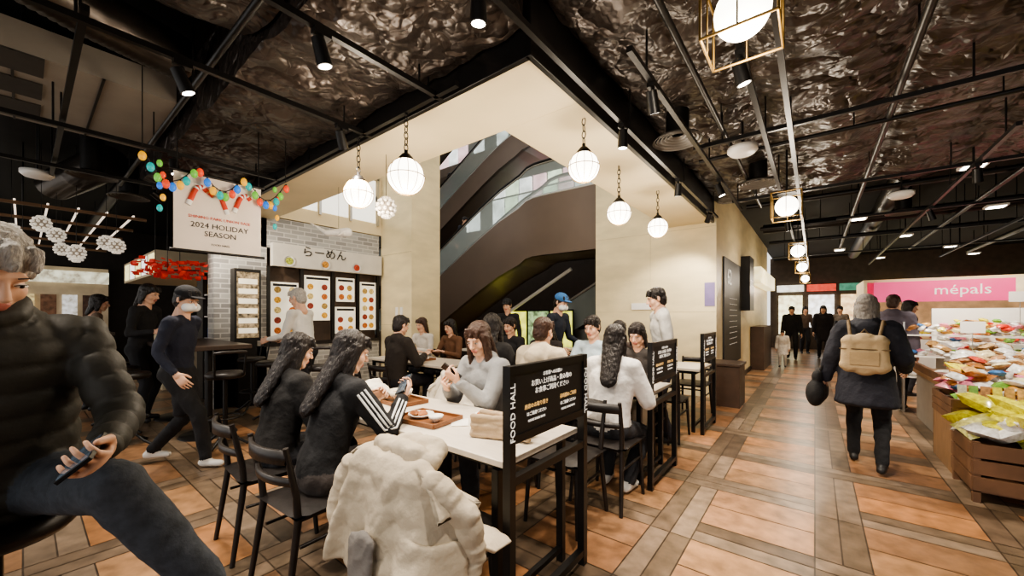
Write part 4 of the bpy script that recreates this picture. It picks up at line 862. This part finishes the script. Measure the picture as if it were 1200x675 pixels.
# ------------------------------------------------------------ market stalls (right)
pc=['#f0ece0','#e0b070','#d8483a','#f0d84c','#a9703c','#7fb04f','#e88aa0','#f8f5ee','#d7a55a','#4f83be','#c08a5a','#efe6b8','#f8f5ee','#d8638a']
def packs(name,x0,x1,y0,y1,z,n,h=.18,size=(.16,.12,.06),cols=pc,slope=0):
    b=MB()
    for k in range(n):
        x=random.uniform(x0,x1);y=random.uniform(y0,y1); zz=z+size[2]/2+random.random()*h+slope*(y-y0); c=random.choice(cols)
        b.pillow((x,y,zz),(size[0]*random.uniform(.8,1.2),size[1]*random.uniform(.8,1.2),size[2]*random.uniform(.8,1.2)),mat('pack_'+c.strip('#'),c,rough=.22,var=.35,scale=35),rz=random.random()*6.28,rx=random.uniform(-.5,.5),ry=random.uniform(-.5,.5),n=6)
    b.obj(name)
def stalls():
    gy=mat('stall_grey_panel','#8c857c',rough=.5,var=.08); wd=mat('stall_wood','#8a6a4a',rough=.5,var=.2,scale=6,stretch=(1,6,1)); dk=mat('crate_dark_wood','#6a4c36',rough=.6,var=.25,scale=6)
    b=MB(); b.b2(1.1,3.2,6.25,7.6,.0,.62,gy); b.b2(1.06,3.25,6.2,7.65,.62,.67,wd); b.b2(1.1,3.2,6.22,6.25,.04,.08,BLACK)
    for x in(1.08,3.22): b.b2(x-.02,x+.02,6.2,7.65,.67,.76,dk)
    b.b2(1.08,3.22,6.19,6.22,.67,.74,dk); b.obj('market_stall_counter',bevel=.006)
    packs('packaged_bread_pile',1.2,3.1,6.32,7.5,.68,200,h=.16,slope=.18,size=(.14,.1,.06),cols=['#d7b58a','#b08a5a','#f0ece0','#e8d3aa','#9a7a50','#f8f5ee','#b9906a','#f0ece0','#c8584a'])
    b=MB(); b.b2(1.5,5.5,8.0,8.9,0,.8,gy); b.b2(1.45,5.5,8.3,8.9,.8,1.0,WHITE)
    b.b2(1.45,5.5,8.85,8.9,1.0,1.5,WHITE); b.obj('display_island')
    packs('snack_pile',1.55,5.3,8.02,8.3,.8,150,h=.12,size=(.12,.1,.05)); packs('snack_pile',1.5,5.4,8.35,8.8,1.0,230,h=.3,size=(.12,.1,.05))
    b=MB()
    for r in range(3): b.b2(1.0,1.06+1.2,7.85,8.2,.5+r*.3,.52+r*.3,WHITE)
    for x in(1.0,2.24): b.b2(x,x+.02,7.85,8.2,0,1.3,CHROME)
    b.obj('wire_display_rack')
    for z_,n_,h_ in((.52,50,.05),(.82,50,.05),(1.12,60,.12)): packs('snack_pile',1.05,2.2,7.9,8.15,z_,n_,h=h_,size=(.11,.09,.05))
    b=MB()
    def crate(x0,x1,y0,y1,z0,z1):
        b.b2(x0,x1,y0,y1,z0,z0+.02,dk)
        for yy in(y0,y1):
            for k in range(3): b.b2(x0,x1,yy-.008,yy+.008,z0+(z1-z0)*(k+.08)/3,z0+(z1-z0)*(k+.92)/3,dk)
        for xx in(x0,x1):
            for k in range(3): b.b2(xx-.008,xx+.008,y0,y1,z0+(z1-z0)*(k+.08)/3,z0+(z1-z0)*(k+.92)/3,dk)
        for xx in(x0+.02,x1-.02):
            for yy in(y0+.02,y1-.02): b.b2(xx-.02,xx+.02,yy-.02,yy+.02,0,z1,dk)
    crate(.93,2.0,4.4,4.95,.08,.45); crate(.95,2.1,5.05,5.75,.45,.66); b.b2(.95,2.1,5.05,5.75,.0,.45,wd); b.obj('wooden_display_crate')
    packs('yellow_snack_pile',1.02,1.95,4.47,4.9,.40,70,h=.26,size=(.26,.2,.1),cols=['#efe04a','#f3ec90','#e8d62c','#f8f5ee','#efe04a'])
    packs('snack_pile',1.0,2.05,5.1,5.7,.6,150,h=.2,size=(.14,.11,.05),slope=.15)
    b=MB()
    for k in range(16): c=pc[(k*5)%12]; b.box((1.0+k*.065,5.02,.73),(.05,.02,.13),mat('pack_'+c.strip('#'),c),rx=-.15)
    b.obj('price_card_row')
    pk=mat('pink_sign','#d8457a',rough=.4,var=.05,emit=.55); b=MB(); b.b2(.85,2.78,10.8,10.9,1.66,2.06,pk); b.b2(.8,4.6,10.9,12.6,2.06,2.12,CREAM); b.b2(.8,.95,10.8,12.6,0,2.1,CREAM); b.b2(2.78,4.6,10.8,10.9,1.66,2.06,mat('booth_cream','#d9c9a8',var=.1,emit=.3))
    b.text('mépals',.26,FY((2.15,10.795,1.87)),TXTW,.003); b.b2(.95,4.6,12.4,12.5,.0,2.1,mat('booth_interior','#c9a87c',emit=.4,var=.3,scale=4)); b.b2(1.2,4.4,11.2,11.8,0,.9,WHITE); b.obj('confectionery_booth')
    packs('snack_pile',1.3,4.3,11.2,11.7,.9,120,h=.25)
    b=MB()
    for r in range(6):
        b.b2(5.4,5.9,6,12,.3+r*.3,.32+r*.3,WHITE)
        for k in range(46): c=pc[(k*7+r*5)%12]; b.box((5.45,6.06+k*.128,.42+r*.3),(.08,.1,.2),mat('pack_'+c.strip('#'),c))
    b.b2(5.9,5.95,6,12,0,2.2,WHITE); b.obj('shop_shelving')
    # far lit aisle shelving across the corridor end
    b=MB(); sg=['#f4e2b8','#e8edf0','#c8443a','#f0c860']
    for a in range(4):
        x0=1.4+a*1.6; b.b2(x0,x0+1.4,15.5,16,0,2.0,mat('aisle_shelf_cream','#cfc2a6',var=.1))
        for r in range(4):
            for k in range(9): c=pc[(k*5+r*3+a)%12]; b.box((x0+.1+k*.15,15.46,.42+r*.42),(.12,.06,.26),mat('pack_'+c.strip('#'),c))
        b.b2(x0,x0+1.4,15.4,15.48,2.05,2.4,mat('aisle_sign_%d'%a,sg[a],emit=1.,var=.25,scale=6))
    b.obj('lit_aisle_shelves')
stalls()
for (x,y,h) in((1.5,7.1,1.25),(2.6,6.9,1.25),(2.2,8.4,1.65)):
    b=MB(); b.box((0,0,h),(.2,.006,.14),random.choice([WHITE,mat('card_yellow','#f0d23c')])); b.tube([(0,.01,.7),(0,.01,h)],.004,CHROME,6); b.obj('price_placard',(x,y,0))

# ------------------------------------------------------------ camera, world
w=bpy.data.worlds.new('world'); scene.world=w; w.use_nodes=True; bg=w.node_tree.nodes['Background']; bg.inputs[0].default_value=(1,.97,.93,1); bg.inputs[1].default_value=1.05
cam=bpy.data.cameras.new('camera'); co=bpy.data.objects.new('camera',cam); COL.objects.link(co); scene.camera=co
cam.sensor_width=36; cam.lens=451/1200*36; cam.shift_y=(369-337.5)/1200; cam.clip_start=.05
co.location=(0,0,1.4); co.rotation_euler=(math.pi/2,0,math.atan2(.6184,.7859))
try:
    scene.view_settings.look='AgX - Medium High Contrast'
    scene.view_settings.exposure=.4
except Exception as e: print(e)
